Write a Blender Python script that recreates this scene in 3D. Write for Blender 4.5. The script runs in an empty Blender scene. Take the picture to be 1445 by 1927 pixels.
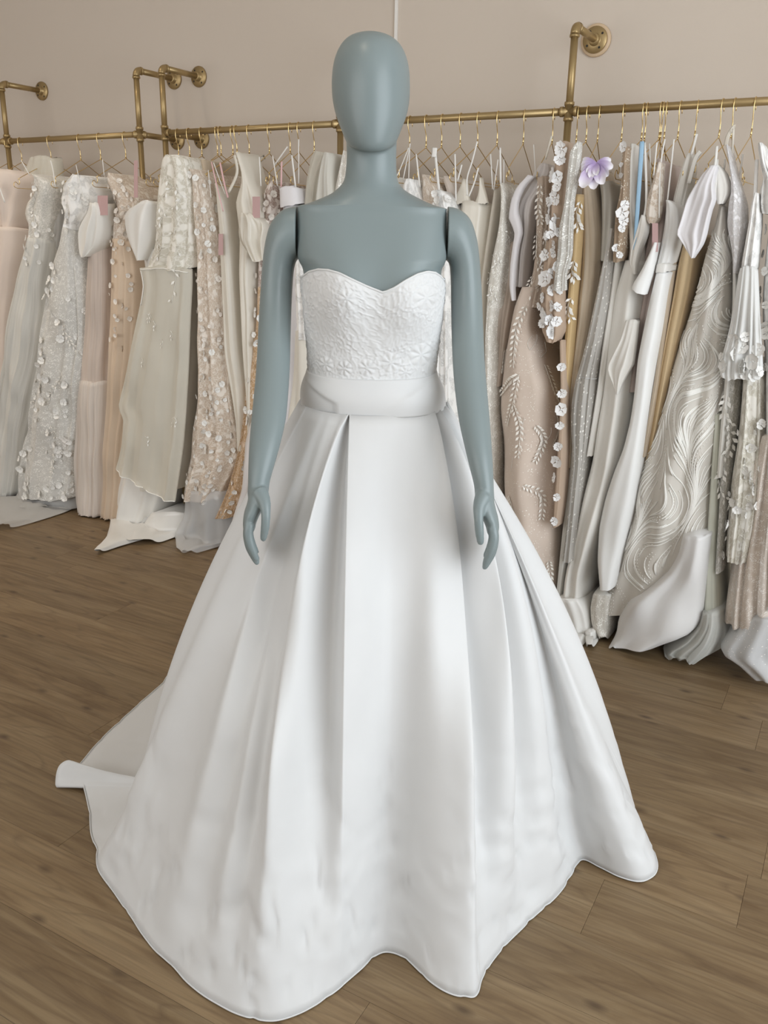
import bpy, bmesh, math, random
from mathutils import Vector, Matrix, noise
random.seed(7)
SC = bpy.context.scene
COL = SC.collection
R = math.radians

# ------------------------------------------------------------------ camera
F_PX, CX, CY = 1600.0, 722.5, 963.5
PITCH, ROLL, HCAM = 17.9, 1.1, 1.39
p_, r_ = R(PITCH), R(ROLL)
FWD = Vector((0, math.cos(p_), -math.sin(p_)))
RT0 = Vector((1, 0, 0)); UP0 = RT0.cross(FWD)
RT = RT0 * math.cos(r_) + UP0 * math.sin(r_)
UPV = UP0 * math.cos(r_) - RT0 * math.sin(r_)
EYE = Vector((0, 0, HCAM))
cam_d = bpy.data.cameras.new('camera')
cam_d.sensor_fit = 'VERTICAL'; cam_d.sensor_height = 36.0
cam_d.lens = 36.0 * F_PX / 1927.0
cam_d.clip_start = 0.05
cam = bpy.data.objects.new('camera', cam_d); COL.objects.link(cam)
cam.matrix_world = Matrix((( RT.x, UPV.x, -FWD.x, 0), (RT.y, UPV.y, -FWD.y, 0), (RT.z, UPV.z, -FWD.z, HCAM), (0, 0, 0, 1)))
SC.camera = cam

# room frame: T runs along the back wall, N points into it
YAW = R(29)
NV = Vector((math.sin(YAW), math.cos(YAW), 0)); TV = Vector((math.cos(YAW), -math.sin(YAW), 0))
RZ = -YAW
def TN(t, n, z=0.0): return TV * t + NV * n + Vector((0, 0, z))
def ray(x, y): return RT * ((x - CX) / F_PX) - UPV * ((y - CY) / F_PX) + FWD
def onz(x, y, z=0.0):
    d = ray(x, y); return EYE + d * ((z - HCAM) / d.z)
def onn(x, y, n):
    d = ray(x, y); return EYE + d * (n / d.dot(NV))
def onY(x, y, Y):
    d = ray(x, y); return EYE + d * (Y / d.y)
N_RAIL, Z_RAIL, N_WALL = 3.08, 1.81, 3.325

# ------------------------------------------------------------------ light, world, exposure
SC.view_settings.view_transform = 'Standard'; SC.view_settings.look = 'None'
SC.view_settings.gamma = 1.0; SC.view_settings.use_curve_mapping = False
SC.view_settings.exposure = 0.38
world = bpy.data.worlds.new('daylight_world'); SC.world = world; world.use_nodes = True
bg = world.node_tree.nodes['Background']
bg.inputs[0].default_value = (0.80, 0.90, 1.0, 1); bg.inputs[1].default_value = 1.0
def area(name, loc, direction, sx, sy, power, colour):
    l = bpy.data.lights.new(name, 'AREA'); l.shape = 'RECTANGLE'; l.size = sx; l.size_y = sy
    l.energy = power; l.color = colour
    o = bpy.data.objects.new(name, l); COL.objects.link(o); o.location = loc
    o.rotation_euler = Vector(direction).to_track_quat('-Z', 'Z').to_euler()
    return o
# daylight entering through the two windows (right wall, and the shop front behind the camera)
area('daylight_side_window', TN(1.98, 0.9, 1.55), -TV, 3.0, 2.3, 72, (0.91, 0.96, 1.0))
area('daylight_shop_window', TN(-2.9, -2.52, 1.55), NV, 5.2, 2.3, 60, (1.0, 0.95, 0.885))

# ------------------------------------------------------------------ mesh helpers
def tag(o, label=None, cat=None, group=None, kind=None):
    if label: o['label'] = label
    if cat: o['category'] = cat
    if group: o['group'] = group
    if kind: o['kind'] = kind
    return o
def empty(name, loc, label, cat, group=None):
    o = bpy.data.objects.new(name, None); COL.objects.link(o); o.location = loc; o.empty_display_size = 0.05
    return tag(o, label, cat, group)
def obj(name, me, mat=None, parent=None, smooth=True):
    """me: mesh or bmesh in world coordinates"""
    if isinstance(me, bmesh.types.BMesh):
        b = me; me = bpy.data.meshes.new(name); b.to_mesh(me); b.free()
    if mat and not me.materials: me.materials.append(mat)
    if smooth:
        me.polygons.foreach_set('use_smooth', [True] * len(me.polygons))
    o = bpy.data.objects.new(name, me); COL.objects.link(o)
    if parent is not None:
        o.parent = parent
        off = parent.location.copy(); q = parent
        while q.parent: q = q.parent; off += q.location
        me.transform(Matrix.Translation(-off))
    return o
def link_copy(me, name, parent, mw):
    """instance sharing mesh data at world matrix mw under a translated parent"""
    o = bpy.data.objects.new(name, me); COL.objects.link(o); o.parent = parent
    off = parent.location.copy(); q = parent
    while q.parent: q = q.parent; off += q.location
    o.matrix_basis = Matrix.Translation(-off) @ mw
    return o
def add_box(bm, c, sx, sy, sz, rot=0.0, bevel=0.0):
    r = bmesh.ops.create_cube(bm, size=1.0)
    vs = r['verts']
    bmesh.ops.scale(bm, vec=(sx, sy, sz), verts=vs)
    if bevel:
        es = list({e for v in vs for e in v.link_edges})
        rr = bmesh.ops.bevel(bm, geom=es, offset=bevel, segments=1, affect='EDGES')
        vs = list({v for v in rr['verts']} | {v for v in vs if v.is_valid})
    bmesh.ops.rotate(bm, cent=(0, 0, 0), matrix=Matrix.Rotation(rot, 3, 'Z'), verts=vs)
    bmesh.ops.translate(bm, vec=Vector(c), verts=vs)
def loft(bm, rings, closed=True, cap=True, uvl=None):
    vr = [[bm.verts.new(p) for p in ring] for ring in rings]
    m = len(rings[0])
    for i in range(len(vr) - 1):
        for j in range(m if closed else m - 1):
            k = (j + 1) % m
            bm.faces.new((vr[i][j], vr[i][k], vr[i + 1][k], vr[i + 1][j]))
    if cap and closed:
        bm.faces.new(list(reversed(vr[0]))); bm.faces.new(vr[-1])
    return vr
def add_tube(bm, pts, rad, seg=8, cap=True, flat=None):
    pts = [Vector(p) for p in pts]; n = len(pts)
    rads = rad if isinstance(rad, (list, tuple)) else [rad] * n
    rings = []; prev = None
    for i, p in enumerate(pts):
        d = (pts[min(i + 1, n - 1)] - pts[max(i - 1, 0)]).normalized()
        if prev is None:
            a = Vector((0, 0, 1)) if abs(d.z) < 0.9 else Vector((1, 0, 0))
            u = d.cross(a).normalized()
        else:
            u = (prev - d * prev.dot(d)).normalized()
        prev = u; v = d.cross(u)
        rings.append([p + (u * math.cos(2 * math.pi * k / seg) + v * math.sin(2 * math.pi * k / seg)) * rads[i] for k in range(seg)])
    loft(bm, rings, True, cap)
def spline(pts, m, closed=False):
    """Catmull-Rom through pts (Vectors or tuples), m samples per span"""
    P = [Vector(p) for p in pts]; n = len(P); out = []
    spans = n if closed else n - 1
    for i in range(spans):
        if closed: a, b, c, d = P[i - 1], P[i], P[(i + 1) % n], P[(i + 2) % n]
        else: a, b, c, d = P[max(i - 1, 0)], P[i], P[i + 1], P[min(i + 2, n - 1)]
        for k in range(m):
            t = k / m; t2 = t * t; t3 = t2 * t
            out.append(0.5 * ((2 * b) + (c - a) * t + (2 * a - 5 * b + 4 * c - d) * t2 + (3 * b - a - 3 * c + d) * t3))
    if not closed: out.append(P[-1].copy())
    return out
def interp(tab, x):
    if x <= tab[0][0]: return tab[0][1]
    for (a, va), (b, vb) in zip(tab, tab[1:]):
        if x <= b: return va + (vb - va) * (x - a) / (b - a)
    return tab[-1][1]
def sstep(a, b, x):
    t = max(0.0, min(1.0, (x - a) / (b - a))); return t * t * (3 - 2 * t)

# ------------------------------------------------------------------ materials
class NT:
    def __init__(s, name):
        s.m = bpy.data.materials.new(name); s.m.use_nodes = True
        s.t = s.m.node_tree; s.n = s.t.nodes; s.b = s.n['Principled BSDF']; s.out = s.n['Material Output']
    def add(s, kind, **kw):
        nd = s.n.new(kind)
        for k, v in kw.items():
            if k in nd.inputs and not hasattr(nd, k): nd.inputs[k].default_value = v
            else: setattr(nd, k, v)
        return nd
    def lk(s, a, b): s.t.links.new(a, b)
    def val(s, nd, **kw):
        for k, v in kw.items(): nd.inputs[k.replace('_', ' ')].default_value = v
    def math(s, op, a, b=None, clamp=False):
        nd = s.n.new('ShaderNodeMath'); nd.operation = op; nd.use_clamp = clamp
        for i, q in enumerate((a, b)):
            if q is None: continue
            if isinstance(q, (int, float)): nd.inputs[i].default_value = q
            else: s.lk(q, nd.inputs[i])
        return nd.outputs[0]
    def ramp(s, src, stops):
        nd = s.n.new('ShaderNodeValToRGB'); e = nd.color_ramp.elements
        while len(e) < len(stops): e.new(0.5)
        for i, (pos, c) in enumerate(stops):
            e[i].position = pos; e[i].color = c if len(c) == 4 else (*c, 1)
        s.lk(src, nd.inputs[0]); return nd.outputs[0]
    def mix(s, fac, a, b):
        nd = s.n.new('ShaderNodeMix'); nd.data_type = 'RGBA'
        if isinstance(fac, (int, float)): nd.inputs[0].default_value = fac
        else: s.lk(fac, nd.inputs[0])
        for i, q in ((6, a), (7, b)):
            if isinstance(q, (tuple, list)): nd.inputs[i].default_value = (*q[:3], 1)
            else: s.lk(q, nd.inputs[i])
        return nd.outputs[2]
def simple(name, col, rough=0.5, metal=0.0, spec=0.5, bump=0.0, bscale=300, var=0.0):
    m = NT(name); b = m.b
    b.inputs['Base Color'].default_value = (*col, 1); b.inputs['Roughness'].default_value = rough
    b.inputs['Metallic'].default_value = metal; b.inputs['Specular IOR Level'].default_value = spec
    tc = m.add('ShaderNodeTexCoord'); nz = m.add('ShaderNodeTexNoise'); nz.inputs['Scale'].default_value = bscale
    nz.inputs['Detail'].default_value = 3
    m.lk(tc.outputs['Object'], nz.inputs['Vector'])
    if var:
        d = tuple(c * (1 - var) for c in col)
        n2 = m.add('ShaderNodeTexNoise'); n2.inputs['Scale'].default_value = 6; m.lk(tc.outputs['Object'], n2.inputs['Vector'])
        m.lk(m.mix(n2.outputs['Fac'], col, d), b.inputs['Base Color'])
    if bump:
        bp = m.add('ShaderNodeBump'); bp.inputs['Strength'].default_value = bump; bp.inputs['Distance'].default_value = 0.002
        m.lk(nz.outputs['Fac'], bp.inputs['Height']); m.lk(bp.outputs[0], b.inputs['Normal'])
    return m.m
_cl = {}
def cloth(col, rough=0.75, sheen=0.2, alpha=1.0, pat=None, col2=(0.9, 0.88, 0.85), scale=1.0, dens=0.5, bump=0.25, spec=0.25):
    """fabric; UV in metres. pat: None | lace | sparkle | dots | crinkle"""
    key = (col, rough, sheen, alpha, pat, col2, scale, dens, bump, spec)
    if key in _cl: return _cl[key]
    m = NT('fabric_%s_%d' % (pat or 'plain', len(_cl))); b = m.b
    b.inputs['Roughness'].default_value = rough; b.inputs['Sheen Weight'].default_value = sheen
    b.inputs['Sheen Roughness'].default_value = 0.5; b.inputs['Specular IOR Level'].default_value = spec
    tc = m.add('ShaderNodeTexCoord'); uv = tc.outputs['UV']
    base = None; al = None; h = None
    soft = m.add('ShaderNodeTexNoise'); m.lk(uv, soft.inputs['Vector']); m.val(soft, Scale=9.0, Detail=2.0)
    dark = tuple(c * 0.93 for c in col)
    base = m.mix(soft.outputs['Fac'], dark, col)
    weave = m.add('ShaderNodeTexNoise'); m.lk(uv, weave.inputs['Vector']); m.val(weave, Scale=900.0, Detail=1.0)
    h = m.math('MULTIPLY', weave.outputs['Fac'], 0.15)
    if pat == 'lace':
        wn = m.add('ShaderNodeTexNoise'); m.lk(uv, wn.inputs['Vector']); m.val(wn, Scale=38.0 * scale, Detail=2.0)
        mp = m.add('ShaderNodeMix', data_type='VECTOR'); 
        mp.inputs[0].default_value = 0.025 / scale
        m.lk(uv, mp.inputs[4]); m.lk(wn.outputs['Color'], mp.inputs[5])
        v1 = m.add('ShaderNodeTexVoronoi', feature='DISTANCE_TO_EDGE'); m.lk(mp.outputs[1], v1.inputs['Vector']); m.val(v1, Scale=70.0 * scale)
        v2 = m.add('ShaderNodeTexVoronoi', feature='SMOOTH_F1'); m.lk(mp.outputs[1], v2.inputs['Vector']); m.val(v2, Scale=34.0 * scale)
        line = m.ramp(v1.outputs['Distance'], [(0.0, (1, 1, 1)), (0.10, (0, 0, 0))])
        blob = m.ramp(v2.outputs['Distance'], [(dens * 0.55, (1, 1, 1)), (dens * 0.55 + 0.08, (0, 0, 0))])
        mask = m.math('MAXIMUM', line, blob)
        base = m.mix(mask, base, col2)
        h = m.math('ADD', h, mask)
        if alpha < 1: al = m.math('ADD', m.math('MULTIPLY', mask, 1 - alpha), alpha, True)
    elif pat in ('sparkle', 'dots'):
        v1 = m.add('ShaderNodeTexVoronoi', feature='F1'); m.lk(uv, v1.inputs['Vector'])
        m.val(v1, Scale=(260.0 if pat == 'sparkle' else 62.0) * scale, Randomness=1.0 if pat == 'sparkle' else 0.75)
        mask = m.ramp(v1.outputs['Distance'], [(dens * 0.5, (1, 1, 1)), (dens * 0.5 + 0.05, (0, 0, 0))])
        if pat == 'sparkle':
            pk = m.add('ShaderNodeTexNoise'); m.lk(uv, pk.inputs['Vector']); m.val(pk, Scale=45.0 * scale, Detail=2.0)
            mask = m.math('MULTIPLY', mask, m.ramp(pk.outputs['Fac'], [(0.42, (0, 0, 0)), (0.58, (1, 1, 1))]))
        base = m.mix(mask, base, col2)
        m.lk(m.math('SUBTRACT', rough, m.math('MULTIPLY', mask, rough - 0.2)), b.inputs['Roughness'])
        h = m.math('ADD', h, mask)
        if alpha < 1: al = m.math('ADD', m.math('MULTIPLY', mask, 1 - alpha), alpha, True)
    elif pat == 'crinkle':
        mapn = m.add('ShaderNodeMapping'); mapn.inputs['Scale'].default_value = (170 * scale, 3, 1); m.lk(uv, mapn.inputs['Vector'])
        wv = m.add('ShaderNodeTexNoise'); m.lk(mapn.outputs[0], wv.inputs['Vector']); m.val(wv, Scale=1.0, Detail=3.0)
        h = m.math('ADD', h, m.math('MULTIPLY', wv.outputs['Fac'], 1.6))
        base = m.mix(m.ramp(wv.outputs['Fac'], [(0.35, (0, 0, 0)), (0.65, (1, 1, 1))]), tuple(c * 0.86 for c in col), col)
    m.lk(base, b.inputs['Base Color'])
    bp = m.add('ShaderNodeBump'); bp.inputs['Strength'].default_value = bump; bp.inputs['Distance'].default_value = 0.0015
    m.lk(h, bp.inputs['Height']); m.lk(bp.outputs[0], b.inputs['Normal'])
    if alpha < 1:
        tr = m.add('ShaderNodeBsdfTransparent'); mx = m.add('ShaderNodeMixShader')
        if al is not None: m.lk(al, mx.inputs[0])
        else: mx.inputs[0].default_value = alpha
        m.lk(tr.outputs[0], mx.inputs[1]); m.lk(b.outputs[0], mx.inputs[2]); m.lk(mx.outputs[0], m.out.inputs['Surface'])
    _cl[key] = m.m
    return m.m

def wood_material():
    m = NT('oak_plank'); b = m.b
    tc = m.add('ShaderNodeTexCoord'); oi = m.add('ShaderNodeObjectInfo')
    off = m.add('ShaderNodeVectorMath', operation='MULTIPLY_ADD')
    cmb = m.add('ShaderNodeCombineXYZ')
    for i in range(3): m.lk(m.math('MULTIPLY', oi.outputs['Random'], (7.3, 3.1, 11.7)[i]), cmb.inputs[i])
    m.lk(tc.outputs['Object'], off.inputs[0]); off.inputs[1].default_value = (1, 1, 1); m.lk(cmb.outputs[0], off.inputs[2])
    mp = m.add('ShaderNodeMapping'); mp.inputs['Scale'].default_value = (1.1, 9, 1); m.lk(off.outputs[0], mp.inputs['Vector'])
    n1 = m.add('ShaderNodeTexNoise'); m.lk(mp.outputs[0], n1.inputs['Vector']); m.val(n1, Scale=1.6, Detail=6.0, Roughness=0.62, Distortion=1.3)
    mp2 = m.add('ShaderNodeMapping'); mp2.inputs['Scale'].default_value = (6, 160, 1); m.lk(off.outputs[0], mp2.inputs['Vector'])
    n2 = m.add('ShaderNodeTexNoise'); m.lk(mp2.outputs[0], n2.inputs['Vector']); m.val(n2, Scale=1.0, Detail=4.0)
    # cathedral rings
    mp3 = m.add('ShaderNodeMapping'); mp3.inputs['Scale'].default_value = (0.9, 7.5, 1); m.lk(off.outputs[0], mp3.inputs['Vector'])
    n3 = m.add('ShaderNodeTexNoise'); m.lk(mp3.outputs[0], n3.inputs['Vector']); m.val(n3, Scale=0.9, Detail=2.0)
    rings = m.math('FRACT', m.math('MULTIPLY', n3.outputs['Fac'], 13.0))
    ringm = m.ramp(rings, [(0.0, (0, 0, 0)), (0.12, (1, 1, 1)), (0.8, (1, 1, 1)), (1.0, (0.2, 0.2, 0.2))])
    kv = m.add('ShaderNodeTexVoronoi', feature='F1', voronoi_dimensions='2D'); mpk = m.add('ShaderNodeMapping'); mpk.inputs['Scale'].default_value = (2.6, 5.6, 1)
    m.lk(off.outputs[0], mpk.inputs['Vector']); m.lk(mpk.outputs[0], kv.inputs['Vector']); m.val(kv, Scale=1.0)
    knot = m.ramp(kv.outputs['Distance'], [(0.015, (1, 1, 1)), (0.075, (0, 0, 0))])
    base = m.ramp(n1.outputs['Fac'], [(0.30, (0.175, 0.108, 0.052)), (0.5, (0.265, 0.179, 0.094)), (0.70, (0.325, 0.232, 0.130))])
    base = m.mix(m.math('MULTIPLY', m.math('SUBTRACT', 1.0, ringm), 0.34), base, (0.100, 0.058, 0.032))
    base = m.mix(m.ramp(n2.outputs['Fac'], [(0.38, (0.28, 0.28, 0.28)), (0.55, (0, 0, 0))]), base, (0.13, 0.080, 0.046))
    base = m.mix(m.math('MULTIPLY', m.math('MULTIPLY', knot, n1.outputs['Fac']), 1.1), base, (0.055, 0.030, 0.018))
    tint = m.add('ShaderNodeHueSaturation'); m.lk(base, tint.inputs['Color'])
    m.lk(m.math('ADD', 0.69, m.math('MULTIPLY', oi.outputs['Random'], 0.18)), tint.inputs['Value'])
    m.lk(tint.outputs[0], b.inputs['Base Color'])
    b.inputs['Roughness'].default_value = 0.48; b.inputs['Specular IOR Level'].default_value = 0.35
    bp = m.add('ShaderNodeBump'); bp.inputs['Strength'].default_value = 0.15; bp.inputs['Distance'].default_value = 0.001
    m.lk(n2.outputs['Fac'], bp.inputs['Height']); m.lk(bp.outputs[0], b.inputs['Normal'])
    return m.m

M_WOOD = wood_material()
M_WALL = simple('blush_beige_paint', (0.610, 0.530, 0.450), 0.85, spec=0.25, bump=0.12, bscale=420)
M_WHITE = simple('white_paint', (0.80, 0.77, 0.73), 0.6, bump=0.05)
M_CEIL = simple('ceiling_paint', (0.78, 0.76, 0.73), 0.9, bump=0.05)
M_BRASS = simple('antique_gold_pipe', (0.43, 0.31, 0.150), 0.40, metal=0.72, bump=0.08, bscale=500, var=0.12)
M_WIRE = simple('polished_gold_wire', (0.82, 0.62, 0.30), 0.22, metal=1.0)
M_HOLE = simple('dark_screw_hole', (0.02, 0.015, 0.01), 0.6)
M_GLASSFRAME = simple('dark_window_frame', (0.05, 0.05, 0.055), 0.5)
M_SUB = simple('subfloor', (0.05, 0.035, 0.022), 0.9)

# ------------------------------------------------------------------ the room
def rbox(t, n, z, st, sn, sz, bm=None):
    b = bm or bmesh.new()
    add_box(b, TN(t, n, z), st, sn, sz, RZ)
    return b
T0, T1, N0, ZC = -6.2, 2.10, -2.6, 2.95
fl = obj('floor', rbox((T0 + T1) / 2, (N0 + N_WALL) / 2, -0.06, T1 - T0 + 0.4, N_WALL - N0 + 0.4, 0.104), M_SUB, smooth=False); tag(fl, kind='structure')
# planks, each its own board
PW, PL = 0.185, 1.46
pm = bmesh.new(); add_box(pm, (0, 0, 0), PL - 0.0005, PW - 0.0005, 0.008, 0, 0.0005)
pme = bpy.data.meshes.new('plank'); pm.to_mesh(pme); pm.free(); pme.materials.append(M_WOOD)
def plank(t, n, ln=PL):
    o = bpy.data.objects.new('plank', pme); COL.objects.link(o); o.parent = fl
    o.location = TN(t, n, -0.004); o.rotation_euler = (0, 0, RZ); o.scale = (ln / PL, 1, 1)
starts = {2.575: -0.085, 2.02: -0.007, 1.65: -0.319, 1.28: -1.474, 2.205: -2.35}
for i in range(-26, 6):
    top = 2.575 + 0.185 * i
    if top - PW > N_WALL - 0.01 or top < N0: continue
    nc = top - PW / 2
    s = None
    for k, v in starts.items():
        if abs(k - top) < 0.02: s = v
    if s is None: s = random.uniform(-PL, 0)
    tl = T0
    t = s + PL * math.ceil((T1 - s) / PL)
    while t > tl:
        a, b_ = max(t - PL, tl), min(t, T1)
        if b_ - a > 0.05: plank((a + b_) / 2, nc, b_ - a)
        t -= PL
def wall(name, *a):
    return tag(obj(name, rbox(*a), M_WALL, smooth=False), kind='structure')
wall('wall_back', (T0 + T1) / 2, N_WALL + 0.06, ZC / 2, T1 - T0 + 0.3, 0.12, ZC)
wall('wall_left', T0 - 0.06, (N0 + N_WALL) / 2, ZC / 2, 0.12, N_WALL - N0, ZC)
def wall_with_window(name, axis, fixed, a0, a1, w0, w1, z0, z1):
    bm = bmesh.new()
    def seg(p, q, za, zb):
        c, l = (p + q) / 2, q - p
        if axis == 't': add_box(bm, TN(c, fixed, (za + zb) / 2), l, 0.12, zb - za, RZ)
        else: add_box(bm, TN(fixed, c, (za + zb) / 2), 0.12, l, zb - za, RZ)
    seg(a0, w0, 0, ZC); seg(w1, a1, 0, ZC); seg(w0, w1, 0, z0); seg(w0, w1, z1, ZC)
    tag(obj(name, bm, M_WALL, smooth=False), kind='structure')
    fb = bmesh.new()
    def bar(p, q, za, zb):
        c, l = (p + q) / 2, max(q - p, 0.05)
        if axis == 't': add_box(fb, TN(c, fixed, (za + zb) / 2), l, 0.05, max(zb - za, 0.05), RZ)
        else: add_box(fb, TN(fixed, c, (za + zb) / 2), 0.05, l, max(zb - za, 0.05), RZ)
    bar(w0, w1, z0, z0 + 0.05); bar(w0, w1, z1 - 0.05, z1); bar(w0, w0 + 0.05, z0, z1); bar(w1 - 0.05, w1, z0, z1); bar((w0 + w1) / 2 - 0.02, (w0 + w1) / 2 + 0.02, z0, z1)
    return fb
fb = wall_with_window('wall_right', 'n', T1 + 0.06, N0, N_WALL, -0.65, 2.45, 0.35, 2.75)
tag(obj('window_1', fb, M_GLASSFRAME, smooth=False), kind='structure')
fb = wall_with_window('wall_front', 't', N0 - 0.06, T0, T1, -5.6, -0.2, 0.35, 2.75)
tag(obj('window_2', fb, M_GLASSFRAME, smooth=False), kind='structure')
tag(obj('ceiling', rbox((T0 + T1) / 2, (N0 + N_WALL) / 2, ZC + 0.05, T1 - T0 + 0.4, N_WALL - N0 + 0.4, 0.1), M_CEIL, smooth=False), kind='structure')
ts = onn(746.5, 30, N_WALL).dot(TV)
tag(obj('trim_1', rbox(ts, N_WALL - 0.004, ZC / 2, 0.011, 0.008, ZC), M_WHITE, smooth=False), kind='structure')
bm = bmesh.new(); add_box(bm, TN((T0 + T1) / 2, N_WALL - 0.007, 0.045), T1 - T0, 0.014, 0.09, RZ)
tag(obj('baseboard_back', bm, M_WHITE, smooth=False), kind='structure')

# ceiling downlights (they make the small highlight on the crown)
M_LAMP = NT('lamp_lens'); M_LAMP.b.inputs['Emission Color'].default_value = (1, 0.9, 0.75, 1); M_LAMP.b.inputs['Emission Strength'].default_value = 6.0
M_LAMP = M_LAMP.m
for k, (x, y, pw_) in enumerate(((-0.45, 1.35, 7), (-1.55, 3.45, 14), (-2.75, 3.75, 45))):
    e = empty('ceiling_light', (x, y, ZC), 'round recessed ceiling downlight with white ring', 'ceiling light', 'recessed ceiling downlights')
    bm = bmesh.new(); ring = []
    for rr, zz in ((0.075, 0.0), (0.075, -0.012), (0.058, -0.014), (0.055, -0.004)):
        ring.append([Vector((x + rr * math.cos(a * math.pi / 12), y + rr * math.sin(a * math.pi / 12), ZC + zz)) for a in range(24)])
    loft(bm, ring, True, False); obj('trim_ring', bm, M_WHITE, e)
    bm = bmesh.new(); bm.faces.new([bm.verts.new(q) for q in reversed(ring[3])]); obj('lens', bm, M_LAMP, e)
    l = bpy.data.lights.new('downlight', 'SPOT'); l.energy = pw_; l.color = (1, 0.86, 0.68); l.spot_size = R(110); l.spot_blend = 0.8; l.shadow_soft_size = 0.05
    lo = bpy.data.objects.new('downlight', l); COL.objects.link(lo); lo.parent = e; lo.location = (0, 0, -0.03)

# ------------------------------------------------------------------ pipe racks
PR = 0.0125
def pipe(name, a, b, rad, parent, mat=None):
    bm = bmesh.new(); add_tube(bm, [a, b], rad, 14); return obj(name, bm, mat or M_BRASS, parent)
def fitting(parent, t, arms, name='tee_fitting'):
    """pipe fitting: arms = directions with a beaded collar each"""
    bm = bmesh.new(); c = TN(t, N_RAIL, Z_RAIL)
    for d in arms:
        add_tube(bm, [c, c + d * 0.019, c + d * 0.019, c + d * 0.030, c + d * 0.030], [0.0148, 0.0148, 0.0168, 0.0168, 0.0148], 14)
    return obj(name, bm, M_BRASS, parent)
def flange(parent, t, z, spacer=False):
    e = TN(t, N_WALL, z); seg = 28
    bm = bmesh.new()
    prof = [(0.044, 0.0005), (0.044, 0.006), (0.0425, 0.0085), (0.022, 0.0085), (0.0195, 0.010), (0.0185, 0.024), (0.0165, 0.026)]
    s = 1.22 if spacer else 1.0
    rings = [[e - NV * (y + (0.012 if spacer else 0)) + (TV * math.cos(2 * math.pi * k / seg) + Vector((0, 0, 1)) * math.sin(2 * math.pi * k / seg)) * r for k in range(seg)] for r, y in prof]
    loft(bm, rings); fo = obj('wall_flange', bm, M_BRASS, parent)
    if spacer:
        bm = bmesh.new()
        rings = [[e - NV * y + (TV * math.cos(2 * math.pi * k / seg) + Vector((0, 0, 1)) * math.sin(2 * math.pi * k / seg)) * r for k in range(seg)] for r, y in ((0.054, 0.0005), (0.054, 0.008), (0.050, 0.0125), (0.02, 0.0125))]
        loft(bm, rings); obj('spacer_disc', bm, simple('pale_spacer', (0.62, 0.46, 0.30), 0.5), parent)
    for a in (35, 125, 215, 305):
        bm = bmesh.new(); c = e - NV * (0.0088 + (0.012 if spacer else 0)) + (TV * math.cos(R(a)) + Vector((0, 0, 1)) * math.sin(R(a))) * 0.032
        vs = [bm.verts.new(c + (TV * math.cos(q * math.pi / 5) + Vector((0, 0, 1)) * math.sin(q * math.pi / 5)) * 0.0042) for q in range(10)]
        bm.faces.new(vs); h = obj('screw_hole', bm, M_HOLE, fo, smooth=False)
UPZ = Vector((0, 0, 1))
def rack(label, posts, t_end0, t_end1):
    root = empty('clothes_rack', TN((posts[0][0] + posts[-1][0]) / 2, N_RAIL, 0), label, 'clothes rack')
    ts_ = [p[0] for p in posts]
    ends = sorted(set([t_end0] + ts_ + [t_end1]))
    for a, b in zip(ends, ends[1:]):
        if b - a > 0.02: pipe('rail', TN(a, N_RAIL, Z_RAIL), TN(b, N_RAIL, Z_RAIL), PR, root)
    ZE = 2.07
    for t, low, spacer in posts:
        c = TN(t, N_RAIL, 0)
        pipe('post', c + UPZ * 0.012, c + UPZ * Z_RAIL, PR, root)
        pipe('post', c + UPZ * Z_RAIL, c + UPZ * (ZE - 0.03), PR, root)
        arms = [UPZ, -UPZ]
        if t > t_end0 + 0.02: arms.append(-TV)
        if t < t_end1 - 0.02: arms.append(TV)
        if low: arms.append(NV)
        fitting(root, t, arms, 'cross_fitting' if len(arms) == 4 else 'tee_fitting')
        # elbow
        bm = bmesh.new(); pts = []
        for k in range(9):
            a = R(90 * k / 8); pts.append(c + UPZ * (ZE - 0.024 + 0.024 * math.sin(a)) + NV * (0.024 - 0.024 * math.cos(a)))
        add_tube(bm, [pts[0] - UPZ * 0.010, pts[0] - UPZ * 0.002], 0.0168, 14)
        add_tube(bm, pts, 0.0150, 14)
        add_tube(bm, [pts[-1] + NV * 0.002, pts[-1] + NV * 0.010], 0.0168, 14)
        obj('elbow_fitting', bm, M_BRASS, root)
        pipe('wall_arm', c + UPZ * ZE + NV * 0.024, TN(t, N_WALL - 0.012, ZE), PR, root); flange(root, t, ZE, spacer)
        if low: pipe('wall_arm', c + UPZ * Z_RAIL, TN(t, N_WALL - 0.012, Z_RAIL), PR, root); flange(root, t, Z_RAIL)
        bm = bmesh.new(); seg = 24
        rings = [[TN(t, N_RAIL, y) + Vector((math.cos(2 * math.pi * k / seg), math.sin(2 * math.pi * k / seg), 0)) * r for k in range(seg)] for r, y in [(0.044, 0.0), (0.044, 0.006), (0.02, 0.009), (0.018, 0.024)]]
        loft(bm, rings); obj('floor_flange', bm, M_BRASS, root)
    return root
rack('gold pipe clothes rack at the corner end, holding few hangers', [(-3.889, False, False), (-2.997, True, False)], -4.75, -2.997)
rack('long gold pipe clothes rack running behind the mannequin', [(-2.848, True, False), (-1.936, False, False), (-1.016, False, True), (-0.10, False, False)], -2.848, 0.35)

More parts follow.
